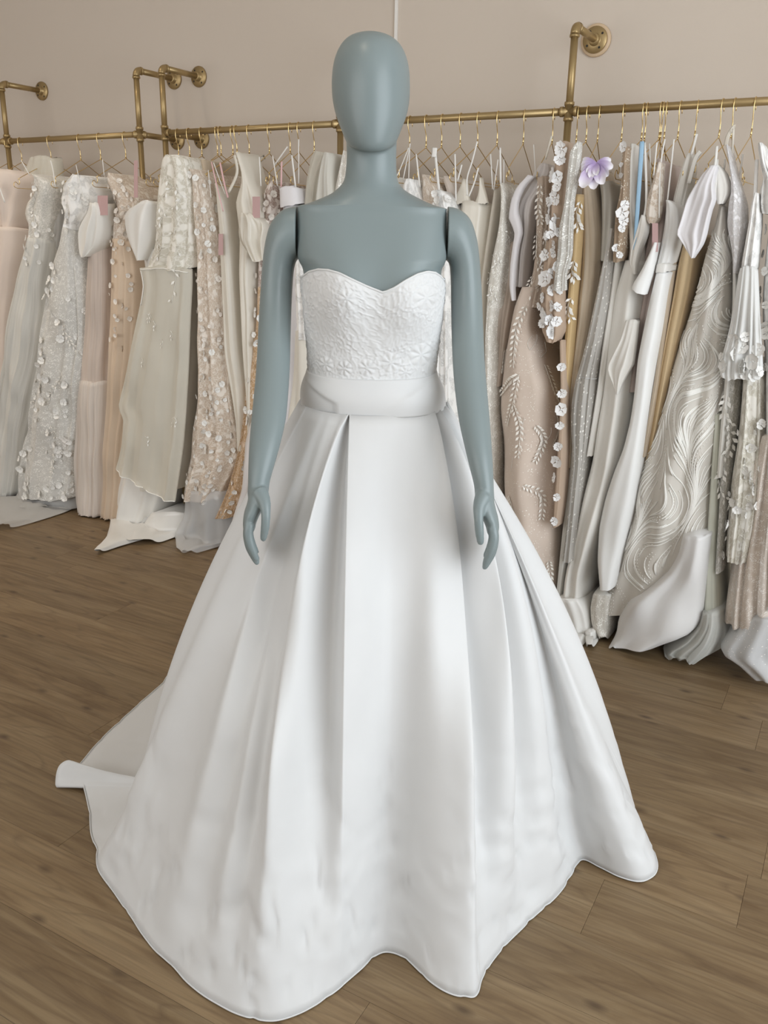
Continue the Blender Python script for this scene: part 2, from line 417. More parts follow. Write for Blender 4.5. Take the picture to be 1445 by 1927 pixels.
# ------------------------------------------------------------------ gold wire hangers
def hanger_meshes():
    # local: y along hanger width (n), x along rail, z up; origin at rail axis
    w = 0.0016
    bm = bmesh.new(); rr = PR + w
    pts = [Vector((0, rr * math.cos(R(a)), rr * math.sin(R(a)))) for a in range(-18, 181, 18)]
    pts = [Vector((0, rr + 0.001, -0.022))] + pts
    pts = spline([*pts, (0, -rr * 0.98, -0.02), (0, -0.006, -0.045), (0, 0.0, -0.060), (0, 0.0, -0.098)], 2)
    add_tube(bm, pts, w, 6)
    hook = bpy.data.meshes.new('hook'); bm.to_mesh(hook); bm.free()
    bm = bmesh.new()
    hw = 0.20
    for s in (-1, 1):
        pts = [(0, 0, -0.098), (0, s * 0.010, -0.103), (0, s * (hw - 0.03), -0.182), (0, s * (hw - 0.022), -0.192), (0, s * (hw - 0.022), -0.208),
               (0, s * (hw - 0.016), -0.214), (0, s * (hw - 0.004), -0.204), (0, s * (hw + 0.006), -0.208), (0, s * (hw + 0.008), -0.222), (0, s * (hw - 0.004), -0.230), (0, s * (hw - 0.03), -0.231), (0, 0, -0.231)]
        add_tube(bm, spline(pts, 3), w, 6)
    frame = bpy.data.meshes.new('frame'); bm.to_mesh(frame); bm.free()
    bm = bmesh.new(); add_tube(bm, [(0, 0, -0.076), (0, 0, -0.100)], 0.0026, 8)
    col = bpy.data.meshes.new('collar'); bm.to_mesh(col); bm.free()
    for m_ in (hook, frame, col):
        m_.materials.append(M_WIRE); m_.polygons.foreach_set('use_smooth', [True] * len(m_.polygons))
    return hook, frame, col
HOOK, FRAME, COLLAR = hanger_meshes()
HX = [9, 34, 89.5, 145, 183, 231, 331, 352, 375, 404.6, 411.6, 434, 441.5, 465, 503, 542.6, 559, 588,
      769, 800, 830, 865, 898, 935, 985, 1040, 1086, 1104.5, 1126.5, 1172, 1210, 1216, 1243, 1246.5, 1252.6, 1279, 1311, 1358, 1381, 1419]
def rail_y(x): return 262.0 - (x - 13) * 0.0507
rh = random.Random(3)
HANG_T = []
for i, x in enumerate(HX):
    t = onn(x + 3, rail_y(x), N_RAIL).dot(TV); HANG_T.append(t)
    if x < 250: lab, g = 'gold wire hanger on the corner end rack', 'hangers on the corner rack'
    elif x < 700: lab, g = 'gold wire hanger on the rail between corner rack and mannequin head', 'hangers left of the mannequin'
    elif x < 1060: lab, g = 'gold wire hanger on the rail between mannequin head and tall post', 'hangers right of the mannequin'
    else: lab, g = 'gold wire hanger beyond the tall post, above the white gowns', 'hangers beyond the tall post'
    e = empty('coat_hanger', TN(t, N_RAIL, Z_RAIL), lab, 'hanger', g)
    e.rotation_euler = (0, rh.uniform(-0.01, 0.01), RZ + rh.uniform(-0.16, 0.16))
    for nm, m_ in (('hook', HOOK), ('frame', FRAME), ('collar', COLLAR)):
        o = bpy.data.objects.new(nm, m_); COL.objects.link(o); o.parent = e

# ------------------------------------------------------------------ the mannequin
YM = 1.77
M_MANN = simple('grey_green_mannequin_paint', (0.200, 0.240, 0.242), 0.36, spec=0.4, bump=0.03, bscale=700, var=0.05)
# px row y, left x, right x, front depth, back depth, tilt, exponent
RINGS = [
 (62.5, 690, 706, .012, .012, 0, 2), (66, 672, 724, .034, .036, 0, 2), (74, 654, 742, .056, .060, 0, 2), (90, 640, 757, .076, .082, 0, 2), (115, 629.5, 767, .091, .097, 0, 2),
 (145, 625, 771, .099, .104, .0, 2), (178, 625, 771, .101, .105, .04, 2), (203, 628.5, 768, .099, .101, .10, 2), (222, 634, 763, .096, .094, .18, 2), (238, 640.5, 756.5, .091, .085, .28, 2),
 (250, 646, 751.5, .084, .076, .38, 2), (258, 649.5, 748, .072, .069, .44, 2), (264, 651.5, 746.5, .058, .064, .44, 2), (274, 652, 746, .051, .060, .38, 2), (295, 652.5, 745.5, .049, .057, .28, 2), (318, 651, 746, .050, .058, .2, 2),
 (336, 648.5, 748, .053, .061, .15, 2), (347, 643.5, 752.5, .056, .065, .12, 2), (357, 634, 762, .059, .069, .10, 2.1), (367, 621, 779, .062, .073, .08, 2.2), (378, 597, 802, .065, .077, .05, 2.4), (385, 580, 820, .067, .079, .02, 2.5),
 (390, 562, 839, .068, .080, 0, 2.7), (395, 560.6, 840, .069, .081, 0, 2.8), (404, 560.5, 840, .071, .083, 0, 2.8), (425, 560.5, 840, .078, .090, 0, 3), (455, 560.5, 840, .088, .094, 0, 3), (482, 561, 839.5, .094, .093, 0, 2.9), (494, 564, 836, .096, .092, 0, 2.7),
 (510, 571, 830, .098, .090, 0, 2.5), (545, 574, 831, .100, .087, 0, 2.4), (600, 578, 826, .098, .083, 0, 2.3), (650, 583, 819, .093, .081, 0, 2.2), (710, 587, 812, .090, .082, 0, 2.2), (775, 577, 828, .096, .092, 0, 2.2), (860, 556, 850, .108, .112, 0, 2.2), (930, 552, 856, .108, .118, 0, 2.2)]
LB, RB = onY(643, 560, 1.66), onY(772, 566, 1.66)      # bust apexes
BODY = []
for (y, xl, xr, fr, bk, tl, ex) in RINGS:
    a, b = onY(xl, y, YM), onY(xr, y, YM)
    BODY.append(((a.z + b.z) / 2, (a.x + b.x) / 2, (b.x - a.x) / 2, fr, bk, tl, ex))
def ring_at(z):
    if z >= BODY[0][0]: return BODY[0]
    for A, B in zip(BODY, BODY[1:]):
        if z >= B[0]:
            k = (A[0] - z) / (A[0] - B[0]); return tuple(p + (q - p) * k for p, q in zip(A, B))
    return BODY[-1]
def bust(x, z):
    d = 0
    for c in (LB, RB):
        rx, rz = (x - c.x) / 0.056, (z - c.z) / (0.062 if z < c.z else 0.070)
        d += 0.040 * math.exp(-(rx * rx + rz * rz) / 1.15)
    return d
def body_point(rg, th, off=0.0):
    z, cx, hw, fr, bk, tl, ex = rg
    c, s = math.cos(th), math.sin(th)      # s>0 front (towards camera)
    e = 2.0 / ex
    x = (hw + off) * math.copysign(abs(c) ** e, c)
    dep = (fr if s > 0 else bk) + off
    y = dep * math.copysign(abs(s) ** e, s)
    zz = z - tl * y
    if s > 0 and 1.0 < z < 1.47: y += bust(cx + x, z) * min(1, s * 1.6)
    return Vector((cx + x, YM - y, zz))
mann = empty('mannequin', (BODY[20][1], YM, 0), 'grey-green egghead mannequin wearing the strapless white gown', 'mannequin')
bm = bmesh.new()
# densify rings with smooth spline in ring parameters
dense = []
for i in range(len(BODY) - 1):
    A0, A, B, B1 = BODY[max(i - 1, 0)], BODY[i], BODY[i + 1], BODY[min(i + 2, len(BODY) - 1)]
    for k in range(4):
        t = k / 4; t2, t3 = t * t, t * t * t
        dense.append(tuple(0.5 * (2 * q + (r_1 - p) * t + (2 * p - 5 * q + 4 * r_1 - s_) * t2 + (3 * q - p - 3 * r_1 + s_) * t3) for p, q, r_1, s_ in zip(A0, A, B, B1)))
dense.append(BODY[-1])
loft(bm, [[body_point(rg, 2 * math.pi * k / 72) for k in range(72)] for rg in dense])
obj('torso_and_head', bm, M_MANN, mann)
# arms: rings from (inner, outer) outline pairs
ARM_L = [((575, 487), (575, 386.5)), ((561, 487), (561.5, 388.5)), ((559.6, 489), (545, 390)), ((558, 491), (528, 397.5)), ((556.5, 494), (511, 418)), ((555, 499), (502, 443)), ((553, 508), (496.5, 473)), ((551, 530), (492.5, 515)), ((549, 565), (489.5, 560)), ((547, 626), (486, 620)), ((545.5, 690), (483, 680)),
         ((542.5, 740), (479, 730)), ((538.5, 785), (474, 780)), ((529, 830), (469.5, 832)), ((518, 870), (467.5, 876)), ((508, 905), (467, 908)), ((505.5, 925), (466, 928)), ((501, 945), (469, 948))]
ARM_R = [((826, 489), (826, 386.5)), ((839.5, 489), (840, 388.5)), ((841, 491), (855, 390.5)), ((843, 493), (871, 398)), ((844.5, 496), (885, 413)), ((846, 501), (894, 437)), ((847, 510), (900, 466)), ((848, 530), (904, 510)), ((848.5, 565), (907, 560)), ((849.5, 626), (909.5, 622)), ((852, 690), (912.5, 684)),
         ((857, 745), (917, 738)), ((864, 795), (921.5, 790)), ((875, 845), (925.5, 845)), ((885, 885), (928, 888)), ((892, 915), (929, 920)), ((894, 938), (930, 942)), ((898, 957), (927, 960))]
def fwd_y(y): return -0.212 * sstep(520, 960, y)      # forearms and hands come forward, resting on the skirt
def arm(pairs, side, hand_tubes):
    bm = bmesh.new(); rings = []
    n = len(pairs)
    for i, (a, b) in enumerate(pairs):
        p, q = onY(*a, YM + fwd_y(a[1])), onY(*b, YM + fwd_y(b[1]))
        c, ax = (p + q) / 2, (q - p) / 2
        f = i / (n - 1)
        dp = interp([(0, .055), (.2, .053), (.35, .046), (.55, .040), (.75, .035), (.87, .027), (.93, .025), (1, .019)], f)
        rings.append([c + ax * math.cos(2 * math.pi * k / 32) + Vector((0, dp, 0)) * math.sin(2 * math.pi * k / 32) for k in range(32)])
    full = []
    cols = [spline([r[k] for r in rings], 4) for k in range(32)]
    for i in range(len(cols[0])): full.append([cols[k][i] for k in range(32)])
    if side > 0: full = [list(reversed(r)) for r in full]
    loft(bm, full)
    for pts, rad, dsc in hand_tubes:
        P = [onY(x, y, YM + dy + fwd_y(960)) for x, y, dy in pts]
        P = spline(P, 4); m = len(P)
        rads = [interp([(j / (len(rad) - 1), v) for j, v in enumerate(rad)], i / (m - 1)) for i in range(m)]
        if dsc == 1.0:
            add_tube(bm, P, rads, 12)
            for e_, r_e in ((P[-1], rads[-1]),):
                bmesh.ops.create_uvsphere(bm, u_segments=12, v_segments=8, radius=r_e, matrix=Matrix.Translation(e_))
        else:       # flattened palm, deep in y
            rg = [[p + Vector((rads[i] * math.cos(2 * math.pi * k / 20), rads[i] * interp([(j / (len(dsc) - 1), v) for j, v in enumerate(dsc)], i / (m - 1)) * math.sin(2 * math.pi * k / 20), 0)) for k in range(20)] for i, p in enumerate(P)]
            loft(bm, rg)
    bmesh.ops.recalc_face_normals(bm, faces=bm.faces)
    o = obj('arm', bm, M_MANN, None)
    md = o.modifiers.new('union', 'REMESH'); md.mode = 'VOXEL'; md.voxel_size = 0.0026; md.use_smooth_shade = True
    sm = o.modifiers.new('smooth', 'SMOOTH'); sm.factor = 0.5; sm.iterations = 6
    dg = bpy.context.evaluated_depsgraph_get()
    me = bpy.data.meshes.new_from_object(o.evaluated_get(dg)); me.name = 'arm'
    bpy.data.objects.remove(o)
    bm = bmesh.new(); bm.from_mesh(me)
    sx = onY(560.5 if side < 0 else 840.0, 440, YM).x + 0.0010 * side
    r = bmesh.ops.bisect_plane(bm, geom=bm.verts[:] + bm.edges[:] + bm.faces[:], plane_co=(sx, 0, 0), plane_no=(-side, 0, 0), clear_outer=True)
    bmesh.ops.holes_fill(bm, edges=[e for e in r['geom_cut'] if isinstance(e, bmesh.types.BMEdge)])
    bm.to_mesh(me); bm.free()
    me.materials.clear(); me.materials.append(M_MANN)
    return obj('arm', me, M_MANN, mann)
HAND_L = [([(486, 915, 0), (485, 940, -.004), (476, 962, -.006), (470, 984, -.006), (470, 998, -.004)], [.0165, .0190, .0165, .0125, .0095], (1.35, 1.6, 2.15, 2.6, 2.9)),
          ([(470, 985, -.034), (467.5, 1004, -.037), (471, 1024, -.038), (478, 1042, -.036), (482, 1052, -.034)], [.0100, .0095, .0088, .0075, .0058], 1.0),
          ([(469, 985, -.013), (466, 1006, -.013), (470, 1030, -.013), (479, 1049, -.012), (483, 1058, -.011)], [.0102, .0095, .0088, .0076, .006], 1.0),
          ([(470, 985, .008), (467, 1004, .008), (471, 1026, .008), (479, 1044, .008), (484, 1052, .008)], [.0100, .0092, .0085, .0072, .0056], 1.0),
          ([(471, 984, .026), (469, 1000, .027), (473, 1018, .027), (479, 1032, .026), (483, 1039, .025)], [.0088, .0082, .0075, .0064, .005], 1.0),
          ([(488, 925, -.014), (497, 944, -.030), (500, 966, -.041), (499, 992, -.043), (495.5, 1013, -.041)], [.017, .0125, .0092, .0086, .0066], 1.0)]
HAND_R = [([(911, 928, 0), (913, 950, -.004), (921, 972, -.006), (926, 990, -.006), (926, 1004, -.004)], [.0160, .0190, .0165, .0130, .0095], (1.35, 1.6, 2.15, 2.6, 2.9)),
          ([(926, 992, -.034), (928.5, 1012, -.037), (924.5, 1034, -.038), (917, 1052, -.036), (912.5, 1063, -.034)], [.0102, .0098, .009, .0077, .006], 1.0),
          ([(927, 992, -.013), (930, 1013, -.013), (926, 1038, -.013), (917, 1057, -.012), (912, 1067, -.011)], [.0104, .0096, .0089, .0077, .006], 1.0),
          ([(926, 992, .008), (929, 1011, .008), (925, 1034, .008), (917, 1052, .008), (912, 1060, .008)], [.0100, .0092, .0085, .0072, .0056], 1.0),
          ([(925, 990, .026), (927, 1007, .027), (923, 1025, .027), (917, 1039, .026), (913, 1046, .025)], [.0088, .0082, .0075, .0064, .005], 1.0),
          ([(909, 935, -.014), (901.5, 953, -.030), (900.5, 975, -.041), (902, 1000, -.043), (904, 1020, -.041)], [.017, .0120, .0092, .0088, .0068], 1.0)]
arm(ARM_L, -1, HAND_L); arm(ARM_R, 1, HAND_R)
bm = bmesh.new(); cx0 = BODY[-1][1]
add_tube(bm, [(cx0, YM, 0.012), (cx0, YM, BODY[-1][0] + 0.01)], 0.018, 16); obj('stand_pole', bm, simple('brushed_steel', (0.5, 0.5, 0.5), 0.35, 1.0), mann)
bm = bmesh.new(); add_tube(bm, [(cx0, YM, 0.0), (cx0, YM, 0.010), (cx0, YM, 0.014)], [0.17, 0.17, 0.16], 40); obj('base_plate', bm, simple('white_base', (0.7, 0.7, 0.7), 0.3), mann)

# ------------------------------------------------------------------ the white gown on the mannequin
M_MIKADO = cloth((0.625, 0.625, 0.62), rough=0.52, sheen=0.12, bump=0.12, spec=0.35)
M_LACE = cloth((0.66, 0.66, 0.655), rough=0.8, sheen=0.2, bump=0.35)
gown = empty('wedding_gown', (BODY[20][1], YM, 0), 'strapless white ball gown with lace sweetheart bodice and pleated satin skirt, worn by the mannequin', 'wedding gown')
NECK = [(566, 524), (575, 519), (588, 511), (605, 508), (625, 508.5), (645, 514), (668, 526), (695, 540), (721, 550.5), (742, 541), (762, 528), (785, 516.5), (803, 512), (818, 513), (829, 520), (836, 528)]
neck_tab = []
for x, y in NECK:
    q = onY(x, y, 1.648 if 590 < x < 815 else 1.70); neck_tab.append((q.x, q.z))
Z_BOT = onY(700, 722, 1.665).z
def voro(p):
    d, _ = noise.voronoi(p, distance_metric='DISTANCE', exponent=2.5); return d
MOTIF = [(onY(x, y, 1.66), r_f) for x, y, r_f in ((735, 684, .021), (792, 672, .024), (690, 694, .018), (648, 696, .016), (800, 560, .024), (762, 704, .014), (612, 690, .016), (655, 560, .018))]
bm = bmesh.new(); uvl = bm.loops.layers.uv.new('UVMap')
NC, NR = 420, 150; grid = []
for j in range(NC):
    th = 2 * math.pi * j / NC; col = []
    s = math.sin(th)
    pf = body_point(ring_at(LB.z), th, 0.004)
    zt = interp(neck_tab, pf.x) if s > 0 else 0.0
    side_z = interp(neck_tab, pf.x)
    back_z = side_z - 0.06 * min(1, abs(s) * 3) if s <= 0 else zt
    ztop = zt if s > 0 else back_z
    for i in range(NR + 1):
        z = Z_BOT - 0.02 + (ztop - Z_BOT + 0.02) * i / NR
        p = body_point(ring_at(z), th, 0.005)
        q = Vector((th * 0.135 * 9, z * 9, 0.0))
        wv = noise.noise_vector(q * 1.1) * 0.5
        qq = Vector((q.x * 13.5, q.y * 8.0, 0)) + noise.noise_vector(q * 4.0) * 0.9 + wv * 2.2
        d = voro(qq); d2 = voro(qq * 0.45 + Vector((7, 3, 1)))
        ridge = max(0.0, 1 - (d[1] - d[0]) / 0.20); blob = max(0.0, 0.5 - d2[0]) * 1.5
        fine = noise.noise(qq * 3.1) * 0.3
        edge = min(1.0, i / 5.0, (NR - i) / 5.0)
        h = (ridge * 0.0024 * (0.5 + 0.5 * sstep(-0.25, 0.25, noise.noise(q * 1.7))) + blob * 0.0022 + fine * 0.0010) * edge + 0.0008
        if s > 0.2:
            for mc, mr in MOTIF:                      # corded flower motifs worked into the lace
                dx, dz = p.x - mc.x, p.z - mc.z; rd = math.hypot(dx, dz) / mr
                if rd < 1.0:
                    pet = 0.5 + 0.5 * math.cos(7 * math.atan2(dz, dx) + mc.x * 40)
                    h = h * 0.35 + 0.0036 * (pet ** 0.6) * math.sin(math.pi * min(1, rd * 1.02)) ** 0.5 * edge + 0.0022 * max(0, 1 - rd * 4)
        nrm = Vector((math.cos(th), -math.sin(th), 0))
        col.append(p + nrm * h)
    grid.append(col)
vv = [[bm.verts.new(p) for p in c] for c in grid]
for j in range(NC):
    k = (j + 1) % NC
    for i in range(NR):
        f = bm.faces.new((vv[j][i], vv[j][i + 1], vv[k][i + 1], vv[k][i]))
        for lp, (a, b) in zip(f.loops, ((j, i), (j, i + 1), (j + 1, i + 1), (j + 1, i))): lp[uvl].uv = (a * 0.85 / NC, b * 0.3 / NR)
bmesh.ops.recalc_face_normals(bm, faces=bm.faces)
bod = obj('bodice', bm, M_LACE, gown); bod['label'] = 'white corded lace bodice with sweetheart neckline'
bm = bmesh.new()
add_tube(bm, [grid[j % NC][NR] for j in range(0, NC + 1, 3)], 0.0022, 6, False); obj('neckline_piping', bm, M_LACE, gown)

# flower shape used for lace appliques: petals with a cupped profile, lying in xy, facing +z
def flower_mesh(name, petals, mat, cup=0.25, seed=0, notch=0.0, centre=True):
    rr = random.Random(seed); bm = bmesh.new()
    for k in range(petals):
        a0 = 2 * math.pi * k / petals + rr.uniform(-.12, .12); w = math.pi / petals * rr.uniform(0.92, 1.12); L = rr.uniform(0.85, 1.1)
        cs = [(0.06, 0.3), (0.45, 0.85), (0.82, 1.08), (1.0, 0.6)]
        rows = []
        for r_f, wf in cs:
            row = []
            for s in (-1, 0, 1):
                ang = a0 + s * w * wf * (1.0 if r_f > 0.1 else 0.5)
                rad = L * r_f * (1 - (notch if (s == 0 and r_f == 1.0) else 0))
                z = cup * r_f ** 2 + (0.10 if s else -0.02) * r_f + rr.uniform(-.03, .03)
                row.append(bm.verts.new((rad * math.cos(ang), rad * math.sin(ang), z)))
            rows.append(row)
        for A, B in zip(rows, rows[1:]):
            for i in range(2): bm.faces.new((A[i], B[i], B[i + 1], A[i + 1]))
    if centre: bmesh.ops.create_icosphere(bm, subdivisions=1, radius=0.16, matrix=Matrix.Translation((0, 0, 0.08)))
    me = bpy.data.meshes.new(name); bm.to_mesh(me); bm.free(); me.materials.append(mat)
    me.polygons.foreach_set('use_smooth', [True] * len(me.polygons)); return me
def stick(me, name, parent, pos, nrm, size, spin=None, tilt=0.0):
    nrm = nrm.normalized(); a = Vector((0, 0, 1)) if abs(nrm.z) < 0.9 else Vector((1, 0, 0))
    x = a.cross(nrm).normalized(); y = nrm.cross(x)
    m = Matrix(((x.x, y.x, nrm.x, 0), (x.y, y.y, nrm.y, 0), (x.z, y.z, nrm.z, 0), (0, 0, 0, 1)))
    sp = random.uniform(0, 6.28) if spin is None else spin
    return link_copy(me, name, parent, Matrix.Translation(pos) @ m @ Matrix.Rotation(sp, 4, 'Z') @ Matrix.Rotation(tilt, 4, 'X') @ Matrix.Scale(size, 4))
# waistband: wrapped satin sash with a turned fold
zb0 = onY(700, 787, 1.655).z; zb1 = onY(700, 716, 1.665).z
bm = bmesh.new(); rings = []
for i in range(25):
    f = i / 24; ring = []
    for k in range(144):
        th = 2 * math.pi * k / 144
        z = zb0 + (zb1 - zb0) * f
        rg = ring_at(z); p = body_point(rg, th, 0.010 + 0.007 * math.sin(f * math.pi) + 0.004 * (1 - f))
        s = math.sin(th); c = math.cos(th)
        # sides ride up a little, as the sash is cut straight
        p.z += 0.006 * (1 - abs(s)) 
        # wrap fold running down from the right top towards the left
        if s > 0:
            ln = 0.92 - 0.85 * max(0.0, 0.95 - c) ** 1.2
            p.y -= 0.0045 * (1 - sstep(ln - 0.01, ln + 0.05, f)) * sstep(0.05, 0.5, c)
            ln2 = 0.42 + 0.9 * (-c - 0.55)
            if c < -0.45: p.y += 0.005 * (1 - sstep(ln2 - 0.03, ln2 + 0.03, f))
        ring.append(p)
    rings.append(ring)
rings = [[p.lerp(Vector((BODY[20][1], YM, p.z)), 0.10) for p in rings[0]]] + rings + [[p.lerp(Vector((BODY[20][1], YM, p.z)), 0.05) for p in rings[-1]]]
loft(bm, rings, True, False); bmesh.ops.recalc_face_normals(bm, faces=bm.faces)
obj('waistband', bm, M_MIKADO, gown)['label'] = 'plain satin waist sash'

# skirt: meridians from waist to hem. (waist px, waist inset, hem spec, mid bulge, break)
cxw = ring_at(zb0)[1]; hww = ring_at(zb0)[2] + 0.016; frw = ring_at(zb0)[3] + 0.016; bkw = ring_at(zb0)[4] + 0.016
def waist_px(x, inset=0.0):
    q = onY(x, 787, 1.70).x; c = max(-1, min(1, (q - cxw) / hww)); s = math.sqrt(1 - c * c)
    return Vector((cxw + (hww - inset) * c, YM - (frw - inset) * s, zb0 + 0.004 + 0.010 * (1 - s)))
def waist_ang(deg):
    a = R(deg); return Vector((cxw + hww * math.cos(a), YM + bkw * math.sin(a), zb0 + 0.012))
def hem(x, y, z=0.003): return onz(x, y, z)
HV = Vector
MER = []       # (W, H, bulge, brk, lat, soft)  left -> right over the front, then round the back
def fr(wx, inset, hx, hy, bulge=0.0, lat=0.0, soft=1.0, hz=0.003): MER.append((waist_px(wx, inset), hem(hx, hy, hz), bulge, 0, lat, soft))
def bk(deg, H, brk): MER.append((waist_ang(deg), H, 0, brk, 0, 1))
fr(571, 0.0, 183, 1628, 0.004)
fr(578, 0.0, 196, 1655, 0.012, 0, 1.6)
fr(588, 0.0, 232, 1705, -0.010, 0, 1.8)
fr(598, -0.001, 264, 1752, -0.014, -.006, 1.8)
fr(608, -0.002, 300, 1800, 0.014, -.010, 1.8)
fr(617, -0.002, 345, 1842, -0.020, -.012, 1.8)
fr(626, -0.003, 382, 1872, 0.006, -.014, 1.8)
fr(635, -0.003, 420, 1896, -0.018, -.018, 1.8)
fr(644, -0.003, 455, 1911, 0.014, -.026, 1.6)
fr(653, -0.004, 490, 1920, 0.034, -.040, 1.2)
fr(657.5, -0.003, 522, 1920, 0.016, -.046, 1.1)
fr(657, 0.006, 560, 1908, -0.038, -.032)
fr(658, 0.007, 596, 1890, -0.042, -.012)
fr(659.8, -0.003, 634, 1864, 0.016)
fr(664, -0.004, 650, 1850, 0.026)
fr(690, -0.003, 680, 1824, 0.016)
fr(720, -0.002, 705, 1800, 0.004, 0, 1.6)
fr(745, -0.001, 730, 1792, -0.012, 0, 1.8)
fr(770, -0.002, 765, 1806, -0.018, 0.004, 1.8)
fr(792, -0.003, 810, 1848, 0.004, 0.008, 1.6)
fr(805, -0.004, 850, 1871, 0.018, 0.012, 1.3)
fr(812, -0.005, 886, 1877, 0.030, 0.014, 1.1)
fr(814.5, -0.004, 899, 1868, 0.024, 0.016)
fr(813, 0.005, 906, 1842, -0.024, 0.018)
fr(815, 0.006, 922, 1815, -0.036, 0.032)
fr(822, -0.002, 945, 1786, 0.016, 0.048)
fr(826, -0.003, 965, 1764, 0.024, 0.050)
fr(826, 0.005, 988, 1742, -0.018, 0.040)
fr(829, 0.005, 1010, 1722, -0.022, 0.036)
fr(835, -0.001, 1034, 1700, 0.018, 0.038)
fr(838, -0.002, 1056, 1677, 0.024, 0.038)
fr(839, 0.003, 1072, 1650, 0.012, 0.033)
fr(842, 0.001, 1092, 1618, 0.020, 0.026)
fr(845, 0.0, 1128, 1632, 0.020, 0.014)
fr(848, 0.0, 1165, 1650, 0.014, 0.004)
fr(850, 0.0, 1202, 1659, 0.008)
MER.append((waist_ang(-8), hem(1229, 1650), 0.006, 0, 0, 1))
MER.append((waist_ang(4), hem(1235, 1618, 0.012), 0.002, 0, 0, 1))
bk(16, HV((0.655, 1.76, 0.004)), 0.1); bk(30, HV((0.60, 1.92, 0.004)), 0.1)
bk(45, HV((0.58, 2.14, 0.004)), 0.3); bk(60, HV((0.46, 2.40, 0.004)), 0.4); bk(76, HV((0.27, 2.58, 0.004)), 0.5); bk(90, HV((0.05, 2.66, 0.004)), 0.6)
bk(104, HV((-0.20, 2.70, 0.004)), 0.7); bk(116, HV((-0.42, 2.70, 0.004)), 0.7)
bk(127, hem(352, 1243), 0.7); bk(136, hem(300, 1291), 0.7); bk(143, hem(250, 1334), 0.7); bk(149, hem(204, 1377), 0.7)
bk(153, hem(172, 1412, 0.006), 0.7); bk(156, hem(140, 1450, 0.004), 0.7); bk(158, hem(110, 1480, 0.004), 0.7); bk(159.5, hem(106, 1464, 0.022), 0.7); bk(161.5, hem(112, 1442, 0.050), 0.7); bk(164, hem(130, 1432, 0.064), 0.7); bk(166.5, hem(146, 1443, 0.052), 0.7)
bk(169, hem(157, 1474, 0.020), 0.66); bk(171, hem(164, 1510, 0.004), 0.6); bk(173, hem(170, 1560, 0.004), 0.5); bk(176, hem(180, 1600, 0.004), 0.3)
NS = 64
def meridian(M, s):
    W, H, bulge, brk, lat, soft = M
    if not brk:
        k = s
        p = W.lerp(H, k)
        rad = Vector((H.x - cxw, H.y - YM, 0)).normalized()
        # slight bell: fuller over the hips, nearly straight lower down
        p += rad * (0.022 * math.sin(math.pi * min(1, k * 1.15)) * (1 - k))
        amp = math.sin(math.pi * k ** (0.8 * soft))
        p.x += lat * math.sin(math.pi * k ** 0.72)
        # fold depth fades into the pooled hem
        fade = 1 - 0.35 * sstep(0.82, 0.97, k)
        p += rad * (bulge * amp * (1.0 if soft < 1.3 else 0.72) * fade)
        return p
    # train: falls to a knee on the floor, then lies out to the hem
    d = Vector((H.x - W.x, H.y - W.y, 0)); L = d.length; d.normalize()
    kl = max(0.30, L * (1 - 0.55 * brk)); K = W + d * kl; K.z = 0.02 + 0.07 * (1 - brk)
    sk = 0.72
    a = W.lerp(K, 0.97); 
    if s < sk:
        k = s / sk; p = W.lerp(K, k); p += d * (0.05 * math.sin(math.pi * k)); p.z += 0.012 * math.sin(math.pi * k); return p
    k = (s - sk) / (1 - sk); p = K.lerp(H, k)
    p.z = K.z + (H.z - K.z) * k ** 0.6 if H.z < K.z else K.z + (H.z - K.z) * k ** 2.0
    return p
HAND_AX = [[onY(x, y, YM + fwd_y(960) + 0.01) for x, y in q_] for q_ in (((490, 900), (480, 985), (482, 1060)), ((908, 900), (920, 985), (912, 1072)))]
def clear_hands(p):
    for ax in HAND_AX:
        a, m_, b = ax
        z = max(b.z, min(a.z, p.z))
        c = a.lerp(m_, (a.z - z) / (a.z - m_.z)) if z > m_.z else m_.lerp(b, (m_.z - z) / (m_.z - b.z))
        fz = 1 - (sstep(0, 0.34, b.z - p.z) if p.z < b.z else sstep(0, 0.20, p.z - a.z))
        w = (1 - sstep(0.01, 0.12, abs(p.x - c.x))) * fz
        lim = c.y + 0.040
        if p.y < lim + 0.03 and p.y > c.y - 0.25:
            dlt = lim + 0.03 - p.y; dlt = dlt if dlt > 0.06 else dlt * dlt / 0.12 + dlt * 0.0
            p = Vector((p.x, p.y + max(0, dlt - 0.03 if dlt > 0.06 else dlt) * w, p.z))
    return p
bm = bmesh.new(); uvl = bm.loops.layers.uv.new('UVMap'); rings = []; SUB = 7
for i in range(NS + 1):
    s = i / NS; s = s ** 0.92
    pts = spline([meridian(m_, s) for m_ in MER], SUB, True)
    out = []
    for p in pts:
        d = Vector((p.x - cxw, p.y - YM, 0)); r_d = d.length; d = d / max(r_d, 1e-5)
        amt = sstep(0.45, 0.95, s) * (1 - 0.6 * sstep(0.96, 1.0, s))
        n1 = noise.noise(Vector((p.x * 7, p.y * 7, p.z * 9))) * 0.0085 + noise.noise(Vector((p.x * 16 + 3, p.y * 16, p.z * 24))) * 0.0046
        cr = abs(noise.noise(Vector((p.x * 9 + 9, p.y * 9, p.z * 15)))); cr = -max(0, 0.10 - cr) * 0.08
        p = p + d * ((n1 + cr) * amt)
        p = clear_hands(p)
        p.z = max(p.z, 0.003)
        out.append(p)
    rings.append(out)
vr = [[bm.verts.new(p) for p in r] for r in rings]; m_ = len(rings[0])
for i in range(NS):
    for j in range(m_):
        k = (j + 1) % m_; f = bm.faces.new((vr[i][j], vr[i + 1][j], vr[i + 1][k], vr[i][k]))
        for lp, (a, b) in zip(f.loops, ((i, j), (i + 1, j), (i + 1, j + 1), (i, j + 1))): lp[uvl].uv = (b * 3.4 / m_, a * 1.2 / NS)
